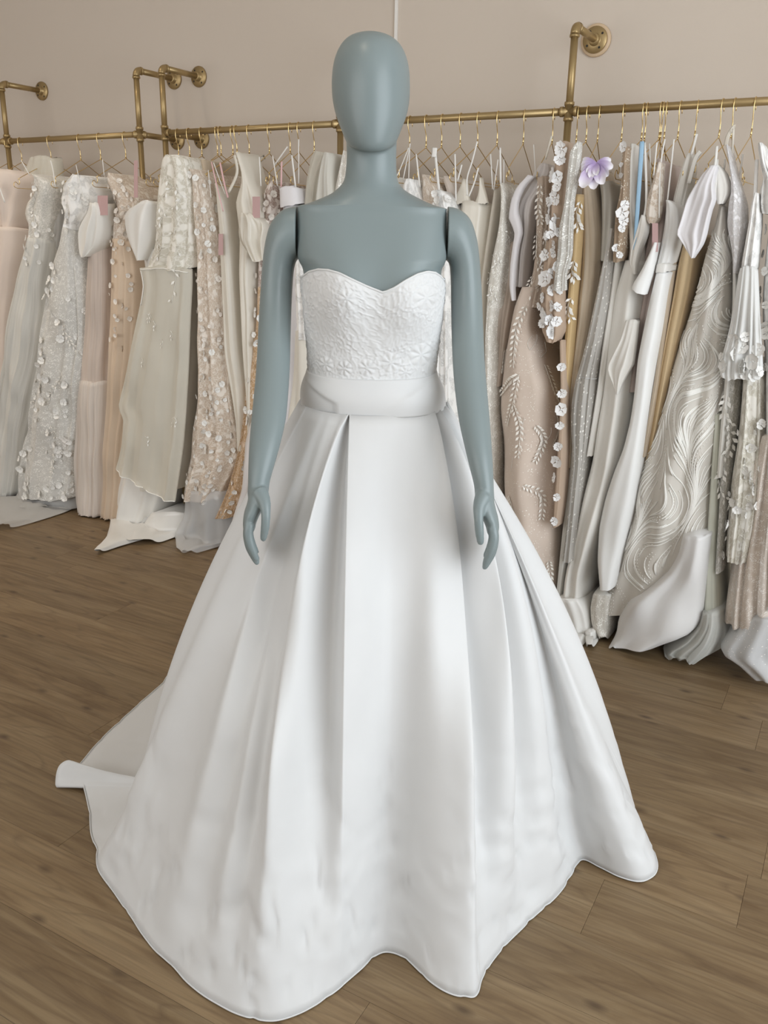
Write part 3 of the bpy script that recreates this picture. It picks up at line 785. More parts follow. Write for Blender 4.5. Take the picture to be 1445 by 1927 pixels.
bmesh.ops.recalc_face_normals(bm, faces=bm.faces)
hem_ring = [p.copy() for p in rings[-1]]
sk = obj('skirt', bm, M_MIKADO, gown); sk['label'] = 'full white satin skirt with box pleats and train'
md = sk.modifiers.new('thickness', 'SOLIDIFY'); md.thickness = 0.0025; md.offset = -1
bm = bmesh.new(); pts = hem_ring + [hem_ring[0]]
add_tube(bm, [p + Vector((0, 0, 0.0006)) for p in pts], 0.0017, 6, False); obj('hem_piping', bm, M_MIKADO, gown)

# ------------------------------------------------------------------ gowns on the racks
rg_ = random.Random(11)
class Piece:
    """a hanging piece of cloth: closed folded tube. rows: (y, xl, xr) or (xl, yl, xr, yr) outline pixels on the plane n=N"""
    def __init__(s, root, part, rows, N, D=None, mat=None, folds=5, amp=0.010, seed=0, label=None, seg=72, vs=None, square=0.72, top=5.0, bot=3.5):
        s.top, s.bot = top, bot; s.pool = part in ('tulle_hem', 'train', 'underskirt', 'pooled_hem', 'pooled_tulle') or part == 'skirt' and rows[-1][0] > 1040
        if s.pool: folds *= 0.5; s.bot = 1.0; amp *= 0.8
        s.root = root; s.N = N; s.D = D if D is not None else 3.27 - N
        s.rows = [((r[1], r[0]), (r[2], r[0])) if len(r) == 3 else ((r[0], r[1]), (r[2], r[3])) for r in rows]
        s.folds, s.amp, s.sq = folds, amp, square
        (ea, eb_) = s.rows[-1]
        if part in ('gown_body', 'skirt') and 480 < (ea[0] + eb_[0]) / 2 < 945 and 560 < ea[1] < 1010:
            yy = ea[1]
            while onn((ea[0] + eb_[0]) / 2, yy, N).z > 0.05: yy += 4      # let the hidden hems hang down to the floor
            s.rows.append(((ea[0] - 6, yy), (eb_[0] + 6, yy)))
        rr = random.Random(seed * 17 + 5)
        s.ph = [(rr.uniform(0.5, 1.0), folds * f, rr.uniform(0, 6.28), rr.uniform(-0.8, 0.8)) for f in (1.0, 1.63, 0.57)]
        ys = [0.0]
        for (a, b), (c, d) in zip(s.rows, s.rows[1:]):
            ys.append(ys[-1] + max(1.0, (abs(c[1] - a[1]) + abs(d[1] - b[1])) / 2 + 0.3 * (abs(c[0] - a[0]) + abs(d[0] - b[0])) / 2))
        s.vpos = [y / ys[-1] for y in ys]
        nv = vs or max(6, min(60, int(ys[-1] / 10)))
        bm = bmesh.new(); uvl = bm.loops.layers.uv.new('UVMap')
        rings = []
        for i in range(nv + 1):
            v = i / nv
            rings.append([s.pt(2 * math.pi * j / seg, v) for j in range(seg)])
        vr = [[bm.verts.new(p) for p in r] for r in rings]
        Lv = [0.0]
        for i in range(nv): Lv.append(Lv[-1] + (rings[i + 1][seg // 4] - rings[i][seg // 4]).length)
        wide = max(sum((r[(j + 1) % seg] - r[j]).length for j in range(seg)) for r in rings)
        u0 = rr.uniform(0, 5)
        for i in range(nv):
            for j in range(seg):
                k = (j + 1) % seg
                f = bm.faces.new((vr[i][j], vr[i + 1][j], vr[i + 1][k], vr[i][k]))
                for lp, (a, b) in zip(f.loops, ((i, j), (i + 1, j), (i + 1, j + 1), (i, j + 1))):
                    lp[uvl].uv = (u0 + b * wide / seg, Lv[a])
        bm.faces.new(vr[0])
        bmesh.ops.recalc_face_normals(bm, faces=bm.faces)
        s.o = obj(part, bm, mat, root)
        if label: s.o['label'] = label
    def row(s, v):
        for i in range(len(s.vpos) - 1):
            if v <= s.vpos[i + 1] + 1e-9:
                k = (v - s.vpos[i]) / (s.vpos[i + 1] - s.vpos[i]); k = k
                (a, b), (c, d) = s.rows[i], s.rows[i + 1]
                # smooth (Catmull-Rom) outline
                (a0, b0) = s.rows[max(i - 1, 0)]; (c1, d1) = s.rows[min(i + 2, len(s.rows) - 1)]
                def cr(p0, p1, p2, p3):
                    k2, k3 = k * k, k * k * k
                    w = tuple(0.5 * (2 * q1 + (q2 - q0) * k + (2 * q0 - 5 * q1 + 4 * q2 - q3) * k2 + (3 * q1 - q0 - 3 * q2 + q3) * k3) for q0, q1, q2, q3 in zip(p0, p1, p2, p3))
                    l = tuple(q1 + (q2 - q1) * k for q1, q2 in zip(p1, p2))
                    return tuple(0.6 * x + 0.4 * y for x, y in zip(w, l))
                return cr(a0, a, c, c1), cr(b0, b, d, d1)
        return s.rows[-1]
    def at(s, x, y, n):
        p = onn(x, y, n)
        if p.z < 0.006: p = onz(x, y, 0.006)
        return p
    def pt(s, th, v):
        (xl, yl), (xr, yr) = s.row(v)
        c, sn = math.cos(th), math.sin(th)
        x = -math.copysign(abs(c) ** s.sq, c); u = (x + 1) / 2
        wd = min(1.0, abs(xr - xl) / 30)
        et = (1 - sstep(0, 0.10, v)) * wd; eb = sstep(0.90, 1.0, v) * wd
        jag = noise.noise(Vector((u * 3.1 + s.ph[0][2] * 9, s.ph[1][2], 0.0))) + 0.5 * noise.noise(Vector((u * 8.0, s.ph[0][2], 3.0)))
        dyp = et * (s.top * jag + s.top * 1.3 * abs(x) ** 4) + eb * s.bot * (jag - 0.8 * abs(x) ** 4)
        dep = s.D / 2 * (1 - math.copysign(abs(sn) ** s.sq, sn))
        p = onn(xl + (xr - xl) * u, yl + (yr - yl) * u + dyp, s.N); lying = p.z < 0.008 and s.pool
        if not lying: p.z = max(p.z, 0.008)
        if lying: p = onz(xl + (xr - xl) * u, yl + (yr - yl) * u, 0.008)
        width = abs(xr - xl)
        am = s.amp * min(1, width / 60) * (0.35 + 0.65 * sstep(0, 0.6, v))
        if sn > 0:
            w = sum(a * math.sin(2 * math.pi * f * u + ph + dr * 3 * v) for a, f, ph, dr in s.ph) / 1.6
            w -= 0.6 * abs(math.sin(math.pi * s.folds * u + s.ph[0][2] + s.ph[0][3] * 2 * v))
            w += 1.5 * noise.noise(Vector((p.x * 11, p.y * 11, p.z * 5 + s.ph[0][2])))
            p = p - NV * (am * w * min(1, sn * 2.0))
        q = p + NV * (dep * (0.5 if lying else 1.0))
        if lying: q.z = 0.007 + max(0.0, sn) * (0.018 + 0.02 * abs(noise.noise(p * 9))) * min(1.0, 6 * min(u, 1 - u))
        return q
    def surf(s, x, y):
        v = 0.5
        u = 0.5
        for _ in range(12):
            lo, hi = 0.0, 1.0
            for _ in range(14):
                mid = (lo + hi) / 2; (a, b), (c, d) = s.row(mid)
                if b + (d - b) * u < y: lo = mid
                else: hi = mid
            v = (lo + hi) / 2; (a, b), (c, d) = s.row(v)
            u = max(0.04, min(0.96, (x - a) / (c - a) if abs(c - a) > 1e-3 else 0.5))
        th = s.th(u)
        p = s.pt(th, v)
        e = 0.02
        du = s.pt(s.th(min(0.98, u + e)), v) - s.pt(s.th(max(0.02, u - e)), v)
        dv = s.pt(th, min(1, v + e)) - s.pt(th, max(0, v - e))
        n = du.cross(dv)
        if n.dot(EYE - p) < 0: n = -n
        return p, n.normalized()
    def th(s, u):
        x = 2 * u - 1
        return math.acos(max(-1, min(1, -math.copysign(abs(x) ** (1 / s.sq), x))))
    def flower(s, me, x, y, r, name='flower_applique', lift=0.006, tilt=None):
        p, n = s.surf(x, y)
        if me in FBIG: r *= 1.35
        return stick(me, name, s.o, p + n * lift, n, r, None, rg_.uniform(-.35, .35) if tilt is None else tilt)
    def path(s, pts, rad, name='trim', mat=None, lift=0.002, seg=5):
        P = []
        for x, y in [tuple(q)[:2] for q in spline([(x, y, 0) for x, y in pts], 6)]:
            p, n = s.surf(x, y); P.append(p + n * lift)
        bm = bmesh.new(); add_tube(bm, P, rad, seg); return obj(name, bm, mat, s.o)

def gown_root(name, x, label, cat='wedding gown', group=None):
    t = onn(x, 600, 2.95).dot(TV)
    return empty(name, TN(t, N_RAIL, 0), label, cat, group)
def strap(root, pts, n0, mat, w=0.004, n1=None, name='strap'):
    """flat ribbon through outline pixels"""
    P = [Vector((x, y, 0)) for x, y in pts]; P = spline(P, 5); n1 = n0 if n1 is None else n1
    bm = bmesh.new(); m = len(P); L = []
    for i, q in enumerate(P):
        c = onn(q.x, q.y, n0 + (n1 - n0) * i / (m - 1))
        d = (onn(P[min(i + 1, m - 1)].x, P[min(i + 1, m - 1)].y, n0) - onn(P[max(i - 1, 0)].x, P[max(i - 1, 0)].y, n0)).normalized()
        side = d.cross(NV).normalized() * w / 2
        L.append([c - side, c - side * 0.6 - NV * 0.0015, c + side * 0.6 - NV * 0.0015, c + side, c + NV * 0.001])
    loft(bm, L); bmesh.ops.recalc_face_normals(bm, faces=bm.faces)
    return obj(name, bm, mat, root)
def leaf_sprig(piece, pts, mat, size=0.011, n=12, name='leaf_sprig', single=False, lift=0.006):
    size *= 1.6
    P = spline([(x, y, 0) for x, y in pts], 24); bm = bmesh.new()
    m = len(P)
    for i in range(n):
        q = P[int((m - 1) * (i + 0.5) / n)]; q2 = P[min(m - 1, int((m - 1) * (i + 0.5) / n) + 2)]; q0 = P[max(0, int((m - 1) * (i + 0.5) / n) - 2)]
        p, nr = piece.surf(q.x, q.y); p2, _ = piece.surf(q2.x, q2.y); p0, _ = piece.surf(q0.x, q0.y)
        d = (p2 - p0); d = (d - nr * d.dot(nr)).normalized(); sd = d.cross(nr)
        f = 0.65 + 0.35 * math.sin(math.pi * (i + 0.7) / (n + 0.5))
        for sgn in ((1, -1) if not single else (1 if i % 2 else -1,)):
            ax = (d * 0.80 + sd * sgn * 0.62).normalized(); wd = ax.cross(nr); L = size * f; c = p + nr * lift + sd * sgn * size * 0.12
            a = bm.verts.new(c); b = bm.verts.new(c + ax * L * .5 + wd * L * .24 + nr * .0006); e = bm.verts.new(c + ax * L + nr * .002); g = bm.verts.new(c + ax * L * .5 - wd * L * .24 + nr * .0006); h = bm.verts.new(c + ax * L * .5 + nr * .0022)
            for tri in ((a, b, h), (b, e, h), (e, g, h), (g, a, h)): bm.faces.new(tri)
    S = [piece.surf(q.x, q.y) for q in P[::4]]
    add_tube(bm, [p + nr * 0.0015 for p, nr in S], 0.0009, 4)
    bmesh.ops.recalc_face_normals(bm, faces=bm.faces)
    return obj(name, bm, mat, piece.o)
def scatter(piece, flowers, box, n, r0, r1, seed, name='flower_applique', test=None):
    rr = random.Random(seed); x0, y0, x1, y1 = box; k = 0; tries = 0; placed = []
    while k < n and tries < n * 40:
        tries += 1; x, y = rr.uniform(x0, x1), rr.uniform(y0, y1)
        (vl, vr_) = None, None
        lo = min(r[0][1] for r in piece.rows); hi = max(r[1][1] for r in piece.rows)
        if not (lo < y < hi): continue
        # inside outline?
        for (a, b), (c, d) in zip(piece.rows, piece.rows[1:]):
            if a[1] <= y <= c[1]:
                q = (y - a[1]) / max(1e-3, c[1] - a[1]); vl = a[0] + (c[0] - a[0]) * q; vr_ = b[0] + (d[0] - b[0]) * q; break
        if vl is None or not (vl + 1 < x < vr_ - 1): continue
        if test and not test(x, y): continue
        r = rr.uniform(r0, r1)
        if any((x - a) ** 2 + (y - b) ** 2 < (c + r) ** 2 * 1.6e5 for a, b, c in placed): continue
        placed.append((x, y, r)); piece.flower(rr.choice(flowers), x, y, r * 1.55, name); k += 1
def beads(piece, name, n, box, r, mat, seed, test=None, line=0):
    """tiny beads: joined, uncountable"""
    rr = random.Random(seed); bm = bmesh.new(); x0, y0, x1, y1 = box; k = 0; t = 0
    while k < n and t < n * 10:
        t += 1; x, y = rr.uniform(x0, x1), rr.uniform(y0, y1)
        if test and not test(x, y): continue
        p, nr = piece.surf(x, y); bmesh.ops.create_icosphere(bm, subdivisions=1, radius=r * rr.uniform(.6, 1.2), matrix=Matrix.Translation(p + nr * r * .5)); k += 1
    o = obj(name, bm, mat, piece.o); o['kind'] = 'stuff'; return o
def hem_ruffle(piece, v, rad, mat, name='hem_trim'):
    P = [piece.pt(math.pi * k / 40, v) for k in range(1, 40)]
    bm = bmesh.new(); add_tube(bm, P, rad, 5); return obj(name, bm, mat, piece.o)

# fabrics
IVORY = (0.74, 0.70, 0.62); WHITE = (0.80, 0.785, 0.765); GREY = (0.56, 0.545, 0.51)
F_IVORY = cloth(IVORY, 0.6, 0.2); F_SATIN = cloth((0.72, 0.67, 0.58), 0.34, 0.1, spec=0.5, bump=0.05); F_WSATIN = cloth((0.80, 0.78, 0.74), 0.36, 0.1, spec=0.5, bump=0.05)
F_CREPE = cloth((0.80, 0.775, 0.725), 0.62, 0.2); F_WCREPE = cloth((0.87, 0.865, 0.845), 0.55, 0.2)
F_BLUSH = cloth((0.70, 0.60, 0.53), 0.6, 0.25); F_TAUPE = cloth((0.62, 0.52, 0.45), 0.75, 0.2, pat='crinkle'); F_TAUPE2 = cloth((0.70, 0.62, 0.55), 0.75, 0.2, pat='crinkle')
F_CHAMP = cloth((0.68, 0.535, 0.40), 0.6, 0.25); F_GOLD = cloth((0.60, 0.43, 0.22), 0.45, 0.2); F_TAN = cloth((0.56, 0.46, 0.345), 0.7, 0.3, pat='crinkle', scale=.5)
F_LGREY = cloth((0.60, 0.58, 0.53), 0.7, 0.3, pat='lace', col2=(0.78, 0.75, 0.70), scale=1.1, dens=.4)
F_GTULLE = cloth((0.64, 0.625, 0.58), 0.8, 0.3, pat='crinkle', scale=.4)
F_SPARK = cloth((0.60, 0.585, 0.55), 0.7, 0.3, pat='sparkle', col2=(0.95, 0.94, 0.9), dens=.75)
F_BEAD = cloth((0.66, 0.625, 0.56), 0.6, 0.2, pat='sparkle', col2=(0.97, 0.95, 0.9), dens=.9, scale=.8)
F_BEADP = cloth((0.70, 0.61, 0.53), 0.6, 0.2, pat='sparkle', col2=(0.97, 0.93, 0.88), dens=.8, scale=1.0)
F_ILACE = cloth((0.64, 0.60, 0.51), 0.8, 0.2, pat='lace', col2=(0.84, 0.81, 0.74), dens=.62, scale=.8, bump=.5)
F_WLACE = cloth((0.72, 0.71, 0.69), 0.8, 0.2, pat='lace', col2=(0.88, 0.865, 0.84), dens=.75, scale=.9, bump=.6)
F_BLACE = cloth((0.62, 0.51, 0.41), 0.8, 0.2, pat='lace', col2=(0.80, 0.73, 0.65), dens=.5, scale=1.0, bump=.5)
F_AMBER = cloth((0.50, 0.325, 0.175), 0.75, 0.2, pat='lace', col2=(0.70, 0.55, 0.42), dens=.35, scale=1.0, bump=.4)
F_MAUVE = cloth((0.42, 0.31, 0.26), 0.75, 0.2, pat='lace', col2=(0.74, 0.66, 0.60), dens=.6, scale=1.2, bump=.5)
F_NUDE = cloth((0.50, 0.375, 0.28), 0.75, 0.2); F_BROWN = cloth((0.42, 0.31, 0.215), 0.75, 0.2, alpha=.85, pat='sparkle', col2=(0.9, 0.85, 0.75), scale=.5, dens=.6)
T_IVORY = cloth((0.74, 0.70, 0.605), 0.85, 0.3, alpha=.72); T_WHITE = cloth((0.80, 0.79, 0.78), 0.85, 0.3, alpha=.50); T_GREY = cloth((0.66, 0.645, 0.62), 0.85, 0.3, alpha=.60)
T_SEQ = cloth((0.72, 0.70, 0.65), 0.75, 0.3, alpha=.70, pat='sparkle', col2=(0.95, 0.94, 0.9), scale=.9, dens=.8); T_DOT = cloth((0.60, 0.57, 0.525), 0.8, 0.3, alpha=.80, pat='dots', col2=(0.95, 0.92, 0.86), dens=.42)
T_SAGE = cloth((0.66, 0.665, 0.57), 0.85, 0.3, pat='crinkle', scale=.4); T_PINK = cloth((0.76, 0.71, 0.68), 0.85, 0.3, alpha=.82)
F_LILAC = cloth((0.76, 0.735, 0.745), 0.6, 0.2); M_RIB_W = cloth((0.82, 0.80, 0.76), 0.4, 0.1); M_RIB_P = cloth((0.78, 0.50, 0.50), 0.45, 0.1); M_RIB_B = cloth((0.36, 0.56, 0.74), 0.4, 0.1); M_TAG = simple('mauve_card_tag', (0.52, 0.34, 0.33), 0.6)
FA = [flower_mesh('flower_applique', n_, cloth((0.86, 0.845, 0.81), 0.65, 0.2), c_, s_) for n_, c_, s_ in ((5, .25, 11), (5, .35, 12), (6, .2, 13))]
FB = [flower_mesh('flower_applique', n_, cloth((0.82, 0.765, 0.70), 0.65, 0.2), c_, s_) for n_, c_, s_ in ((5, .3, 21), (5, .4, 22))]
FBIG = [flower_mesh('flower_applique', n_, cloth((0.88, 0.87, 0.86), 0.6, 0.2), .15, s_, notch=.1) for n_, s_ in ((6, 31), (5, 32), (4, 33))]
M_LEAF = cloth((0.90, 0.86, 0.79), 0.35, 0.1, spec=.5); M_THREAD = cloth((0.90, 0.88, 0.83), 0.6, 0.1); M_PEARL = simple('pearl_bead', (0.90, 0.87, 0.82), 0.2, spec=0.7)

def tag_card(root, x0, y0, x1, y1, n):
    bm = bmesh.new(); a, b, c, d = onn(x0, y0, n), onn(x1, y0, n), onn(x1, y1, n), onn(x0, y1, n)
    loft(bm, [[a, b, c, d], [q + NV * 0.0015 for q in (a, b, c, d)]]); bmesh.ops.recalc_face_normals(bm, faces=bm.faces)
    o = obj('price_tag', bm, M_TAG, root, smooth=False); return o

# ---- corner rack
g = gown_root('wedding_gown', 10, 'blush satin gown with soft draped bodice at the corner end of the rack')
Piece(g, 'bodice', [(318, -60, 22), (332, -60, 34), (352, -60, 36), (375, -60, 30), (405, -60, 28), (432, -60, 20)], 2.90, mat=F_BLUSH, folds=3, amp=.02, seed=1)
Piece(g, 'skirt', [(425, -60, 28), (470, -60, 27), (520, -60, 18), (580, -60, 10), (700, -60, 6), (960, -60, 2)], 2.89, mat=F_BLUSH, folds=4, amp=.014, seed=2)
strap(g, [(-4, 345), (9, 381)], 2.87, M_RIB_W, .010)
g = gown_root('tulle_cape', 70, 'sheer ivory tulle cape draped from hanger beside blush gown', 'cape')
Piece(g, 'cape', [(293, 47, 94), (315, 40, 97), (345, 20, 98), (385, 10, 92), (425, 16, 80), (470, 20, 74)], 3.0, .10, T_IVORY, 4, .012, 3)
g = gown_root('wedding_gown', 60, 'grey tulle gown with beaded floral bodice between blush satin and sparkling ballgown')
b = Piece(g, 'bodice', [(327, 57, 61), (333, 55, 80), (344, 50, 94), (362, 52, 92), (384, 36, 88), (405, 31, 86), (422, 40, 83), (440, 39, 81), (462, 36, 80)], 2.86, .26, F_LGREY, 3, .012, 4)
sk_ = Piece(g, 'skirt', [(448, 38, 80), (480, 29, 78), (520, 18, 72), (570, 4, 68), (640, -8, 62), (720, -16, 48), (820, -22, 30), (900, -24, 20), (985, -24, 8)], 2.855, .30, F_GTULLE, 6, .018, 5)
scatter(b, FA, (40, 340, 85, 460), 9, .006, .011, 41)
scatter(sk_, FA, (45, 460, 78, 520), 5, .006, .010, 42)
leaf_sprig(b, [(58, 340), (62, 380), (66, 430)], M_THREAD, .012, 9)
strap(g, [(56, 330), (40, 302)], 2.87, M_RIB_W, .005)
g = gown_root('veil', 90, 'grey sparkle tulle veil hanging between two beaded gowns', 'veil')
Piece(g, 'veil', [(338, 96, 104), (380, 88, 108), (430, 83, 108), (480, 76, 100), (540, 66, 84), (620, 58, 74), (720, 40, 60), (830, 18, 40)], 2.92, .2, T_GREY, 4, .010, 6)

g = gown_root('wedding_gown', 100, 'sparkling white tulle ballgown covered in three-dimensional flowers')
b = Piece(g, 'bodice', [(327, 131, 144), (338, 116, 148), (348, 104, 152), (362, 101, 155), (381, 96, 157), (396, 105, 155), (408, 109, 148), (424, 109, 137), (440, 106, 136)], 2.84, .30, F_WLACE, 3, .012, 7)
sk_ = Piece(g, 'skirt', [(430, 107, 136), (455, 99, 137), (500, 83, 142), (560, 68, 150), (620, 59, 150), (700, 46, 148), (800, 28, 143), (880, 12, 137), (925, 6, 134), (942, 12, 131)], 2.835, .36, F_SPARK, 7, .016, 8)
Piece(g, 'underskirt', [(900, 12, 134), (935, 8, 134), (963, 14, 131)], 2.86, .3, T_GREY, 8, .014, 9)
Piece(g, 'tulle_hem', [(945, -40, 100), (965, -40, 112), (984, -40, 60), (996, -40, 18)], 2.83, .34, T_GREY, 7, .02, 10)
scatter(b, FA, (96, 340, 158, 440), 18, .006, .012, 43)
for box, n_ in (((82, 440, 110, 560), 12), ((60, 560, 100, 720), 12), ((108, 560, 150, 680), 7), ((40, 660, 85, 720), 8), ((60, 700, 120, 860), 22), ((8, 840, 60, 940), 20), ((95, 820, 134, 940), 16), ((40, 905, 134, 940), 16)):
    scatter(sk_, FA, box, n_, .006, .0135, box[0] + box[1])
leaf_sprig(sk_, [(118, 610), (124, 640), (132, 665)], M_LEAF, .012, 9); leaf_sprig(sk_, [(112, 700), (100, 735), (82, 760)], M_LEAF, .011, 9); leaf_sprig(sk_, [(50, 735), (58, 775), (48, 810)], M_LEAF, .010, 9); leaf_sprig(sk_, [(30, 790), (26, 820), (20, 850)], M_LEAF, .010, 8); leaf_sprig(sk_, [(96, 800), (100, 850), (96, 900)], M_LEAF, .010, 10)
strap(g, [(95, 302), (100, 322), (104, 352)], 2.85, M_RIB_W, .007); strap(g, [(143, 310), (152, 350), (160, 382)], 2.85, M_RIB_W, .004)

g = gown_root('wedding_gown', 160, 'cream chiffon gown with puffed off-shoulder sleeve and tiered crinkled skirt')
Piece(g, 'skirt', [(440, 163, 186), (480, 155, 189), (530, 151, 191), (600, 145, 190), (680, 140, 188), (724, 137, 188)], 2.87, .34, F_TAUPE, 7, .012, 12)
Piece(g, 'lower_tier', [(719, 136, 189), (726, 133, 189), (800, 131, 187), (900, 131, 187), (986, 134, 185)], 2.86, .34, F_TAUPE2, 8, .014, 13)
Piece(g, 'puff_sleeve', [(381, 163, 179), (398, 158, 184), (416, 146, 185), (436, 137, 184), (456, 137, 180), (472, 141, 170), (484, 149, 158)], 2.83, .13, F_CREPE, 3, .016, 14)
tag_card(g, 183.5, 368, 202.5, 405, 2.85)
g = gown_root('wedding_gown', 215, 'champagne tulle gown with a trail of small cream flowers')
b = Piece(g, 'bodice', [(325, 199, 207), (338, 192, 220), (354, 194, 240), (374, 200, 262), (392, 207, 258), (408, 206, 240), (430, 201, 236), (462, 197, 242)], 2.89, .28, F_BLACE, 4, .012, 15)
sk_ = Piece(g, 'skirt', [(450, 198, 240), (520, 193, 250), (600, 190, 248), (700, 188, 242), (800, 184, 232), (900, 182, 224), (992, 180, 216)], 2.88, .34, F_CHAMP, 6, .016, 16)
scatter(b, FB, (192, 325, 262, 460), 26, .005, .010, 44)
scatter(sk_, FB, (203, 450, 240, 560), 16, .005, .010, 45); scatter(sk_, FB, (210, 560, 240, 660), 10, .005, .010, 46)
strap(g, [(193, 300), (196, 330)], 2.87, M_RIB_W, .004)
tag_card(g, 252, 302, 259, 372, 2.87)

g = gown_root('wedding_gown', 250, 'white satin gown with folded cup sleeve and pointed hem touching the floor')
Piece(g, 'skirt', [(470, 248, 330), (540, 256, 335), (620, 243, 330), (700, 229, 325), (800, 219, 318), (880, 208, 305), (940, 198, 290), (986, 190, 274)], 2.88, .34, F_WSATIN, 3, .012, 17)
Piece(g, 'underskirt', [(975, 197, 284), (1000, 192, 284), (1018, 186, 262), (1032, 178, 215), (1041, 173, 188)], 2.90, .28, F_WSATIN, 2, .008, 18)
Piece(g, 'train', [(965, 270, 340), (990, 250, 345), (1008, 234, 335), (1023, 222, 296)], 2.87, .26, F_WSATIN, 3, .010, 19)
Piece(g, 'cup_sleeve', [(376, 262, 282), (386, 246, 284), (399, 226, 284), (425, 224, 282), (450, 231, 278), (472, 242, 270), (490, 254, 262)], 2.83, .12, F_WSATIN, 1.5, .012, 20)
g = gown_root('wedding_gown', 310, 'ivory gown under a long lace and tulle cape with corded edge')
b = Piece(g, 'lace_cape', [(290, 300, 334), (300, 292, 342), (330, 286, 350), (380, 283, 353), (440, 280, 353), (475, 271, 353), (495, 261, 352), (508, 257, 350)], 2.82, .20, F_ILACE, 4, .014, 21)
Piece(g, 'skirt', [(500, 268, 352), (600, 268, 350), (720, 250, 344), (840, 240, 338), (925, 235, 330)], 2.86, .30, F_IVORY, 5, .014, 22)
tp = Piece(g, 'tulle_panel', [(500, 256, 353), (540, 262, 353), (600, 252, 350), (690, 234, 347), (764, 217, 343), (792, 226, 341), (840, 222, 337), (211, 888, 322, 948)], 2.82, .05, T_IVORY, 4, .012, 23)
tp.path([(257, 503), (300, 505), (350, 508)], .0022, 'corded_edge', M_THREAD); tp.path([(259, 506), (265, 540), (258, 575)], .0022, 'corded_edge', M_THREAD)
P_ = [tp.pt(tp.th(k / 30), 1.0) for k in range(31)]; bm = bmesh.new(); add_tube(bm, P_, .0026, 5); obj('corded_edge', bm, M_THREAD, tp.o)
for k, (a, c_, d) in enumerate([((312, 330), (318, 352), (310, 372)), ((330, 345), (338, 372), (330, 395)), ((300, 380), (308, 405), (298, 428)), ((332, 430), (322, 452), (335, 476)), ((290, 450), (304, 470), (285, 490)), ((318, 480), (330, 520), (322, 570))]):
    leaf_sprig(b if d[1] < 500 else tp, [a, c_, d], M_THREAD, .015, 6, single=True)
rr = random.Random(4)
for k in range(9):
    x, y = rr.uniform(260, 335), rr.uniform(560, 840); leaf_sprig(tp, [(x, y), (x + 4, y + 8), (x + 1, y + 16)], M_THREAD, .009, 3, single=True)

g = gown_root('wedding_gown', 380, 'fitted beige lace gown studded with small ivory blossoms over tulle hem')
b = Piece(g, 'gown_body', [(318, 350, 364), (334, 350, 380), (360, 352, 386), (400, 352, 392), (450, 354, 399), (550, 356, 406), (650, 357, 411), (720, 355, 421), (800, 346, 431), (870, 334, 436), (945, 322, 404)], 2.85, .34, F_BLACE, 5, .014, 24)
Piece(g, 'tulle_hem', [(925, 330, 414), (970, 328, 424), (1006, 310, 430), (1026, 320, 424), (1045, 337, 362)], 2.85, .30, T_WHITE, 7, .016, 25)
for box, n_ in (((348, 320, 392, 480), 22), ((354, 480, 410, 640), 24), ((350, 640, 420, 780), 30), ((335, 780, 435, 900), 34), ((324, 890, 405, 944), 22)): scatter(b, FA if n_ % 4 else FB, box, n_, .005, .0095, n_)
g = gown_root('wedding_gown', 392, 'slim tan tulle gown squeezed between lace gown and satin slip')
Piece(g, 'gown_body', [(300, 372, 388), (340, 376, 394), (400, 384, 402), (470, 390, 408), (560, 398, 414), (680, 404, 424)], 2.93, .28, F_TAN, 3, .008, 26)
g = gown_root('wedding_gown', 420, 'plain ivory satin slip gown with pink ribbon loops')
Piece(g, 'gown_body', [(345, 401, 407), (365, 400, 418), (400, 401, 426), (440, 404, 431), (500, 407, 436), (580, 409, 442), (660, 413, 448), (730, 424, 456), (800, 436, 458), (850, 440, 458)], 2.87, .32, F_SATIN, 3, .010, 27)
strap(g, [(398, 305), (408, 350), (420, 398)], 2.86, M_RIB_P, .006); strap(g, [(414, 306), (422, 345), (429, 372)], 2.86, M_RIB_P, .009); strap(g, [(402, 306), (414, 340), (424, 365)], 2.865, M_RIB_W, .004)
strap(g, [(392, 320), (397, 372)], 2.87, M_RIB_W, .004)
tag_card(g, 411, 440, 419.5, 480, 2.85)
g = gown_root('wedding_gown', 455, 'ivory satin halter gown with gathered V-neck drape')
b = Piece(g, 'bodice', [(286, 439, 449), (300, 443, 454), (322, 449, 461), (345, 448, 468), (364, 440, 475), (382, 434, 480), (402, 436, 485), (430, 439, 487)], 2.84, .14, F_SATIN, 2, .010, 28)
Piece(g, 'drape', [(402, 447, 472), (416, 441, 486), (432, 440, 488), (452, 443, 486), (472, 454, 490), (492, 470, 492)], 2.815, .10, F_SATIN, 3, .026, 29)
Piece(g, 'skirt', [(425, 437, 480), (470, 439, 474), (520, 440, 470), (600, 444, 474), (680, 450, 474), (760, 458, 472), (830, 462, 470)], 2.85, .32, F_SATIN, 3, .012, 30)
strap(g, [(441, 292), (446, 325), (430, 362)], 2.84, F_SATIN, .014); strap(g, [(449, 292), (470, 310), (498, 295)], 2.90, F_SATIN, .018, 3.1)
tag_card(g, 475, 370, 489, 410, 2.83)
g = gown_root('wedding_gown', 470, 'amber and mauve lace gown with pale blossom trails beside the mannequin arm')
b = Piece(g, 'bodice', [(340, 506, 514), (355, 490, 516), (380, 488, 518), (410, 487, 512), (450, 485, 504), (500, 481, 494), (570, 478, 494)], 2.88, .30, F_MAUVE, 3, .014, 31)
sk_ = Piece(g, 'skirt', [(540, 479, 494), (620, 473, 494), (700, 458, 492), (760, 450, 488), (820, 443, 480), (880, 430, 468), (930, 415, 456), (976, 394, 438)], 2.86, .32, F_AMBER, 5, .014, 32)
scatter(b, FB, (484, 345, 516, 560), 26, .005, .010, 47); scatter(sk_, FA, (395, 560, 494, 760), 20, .006, .011, 48); scatter(sk_, FA, (395, 760, 494, 975), 34, .006, .012, 49)
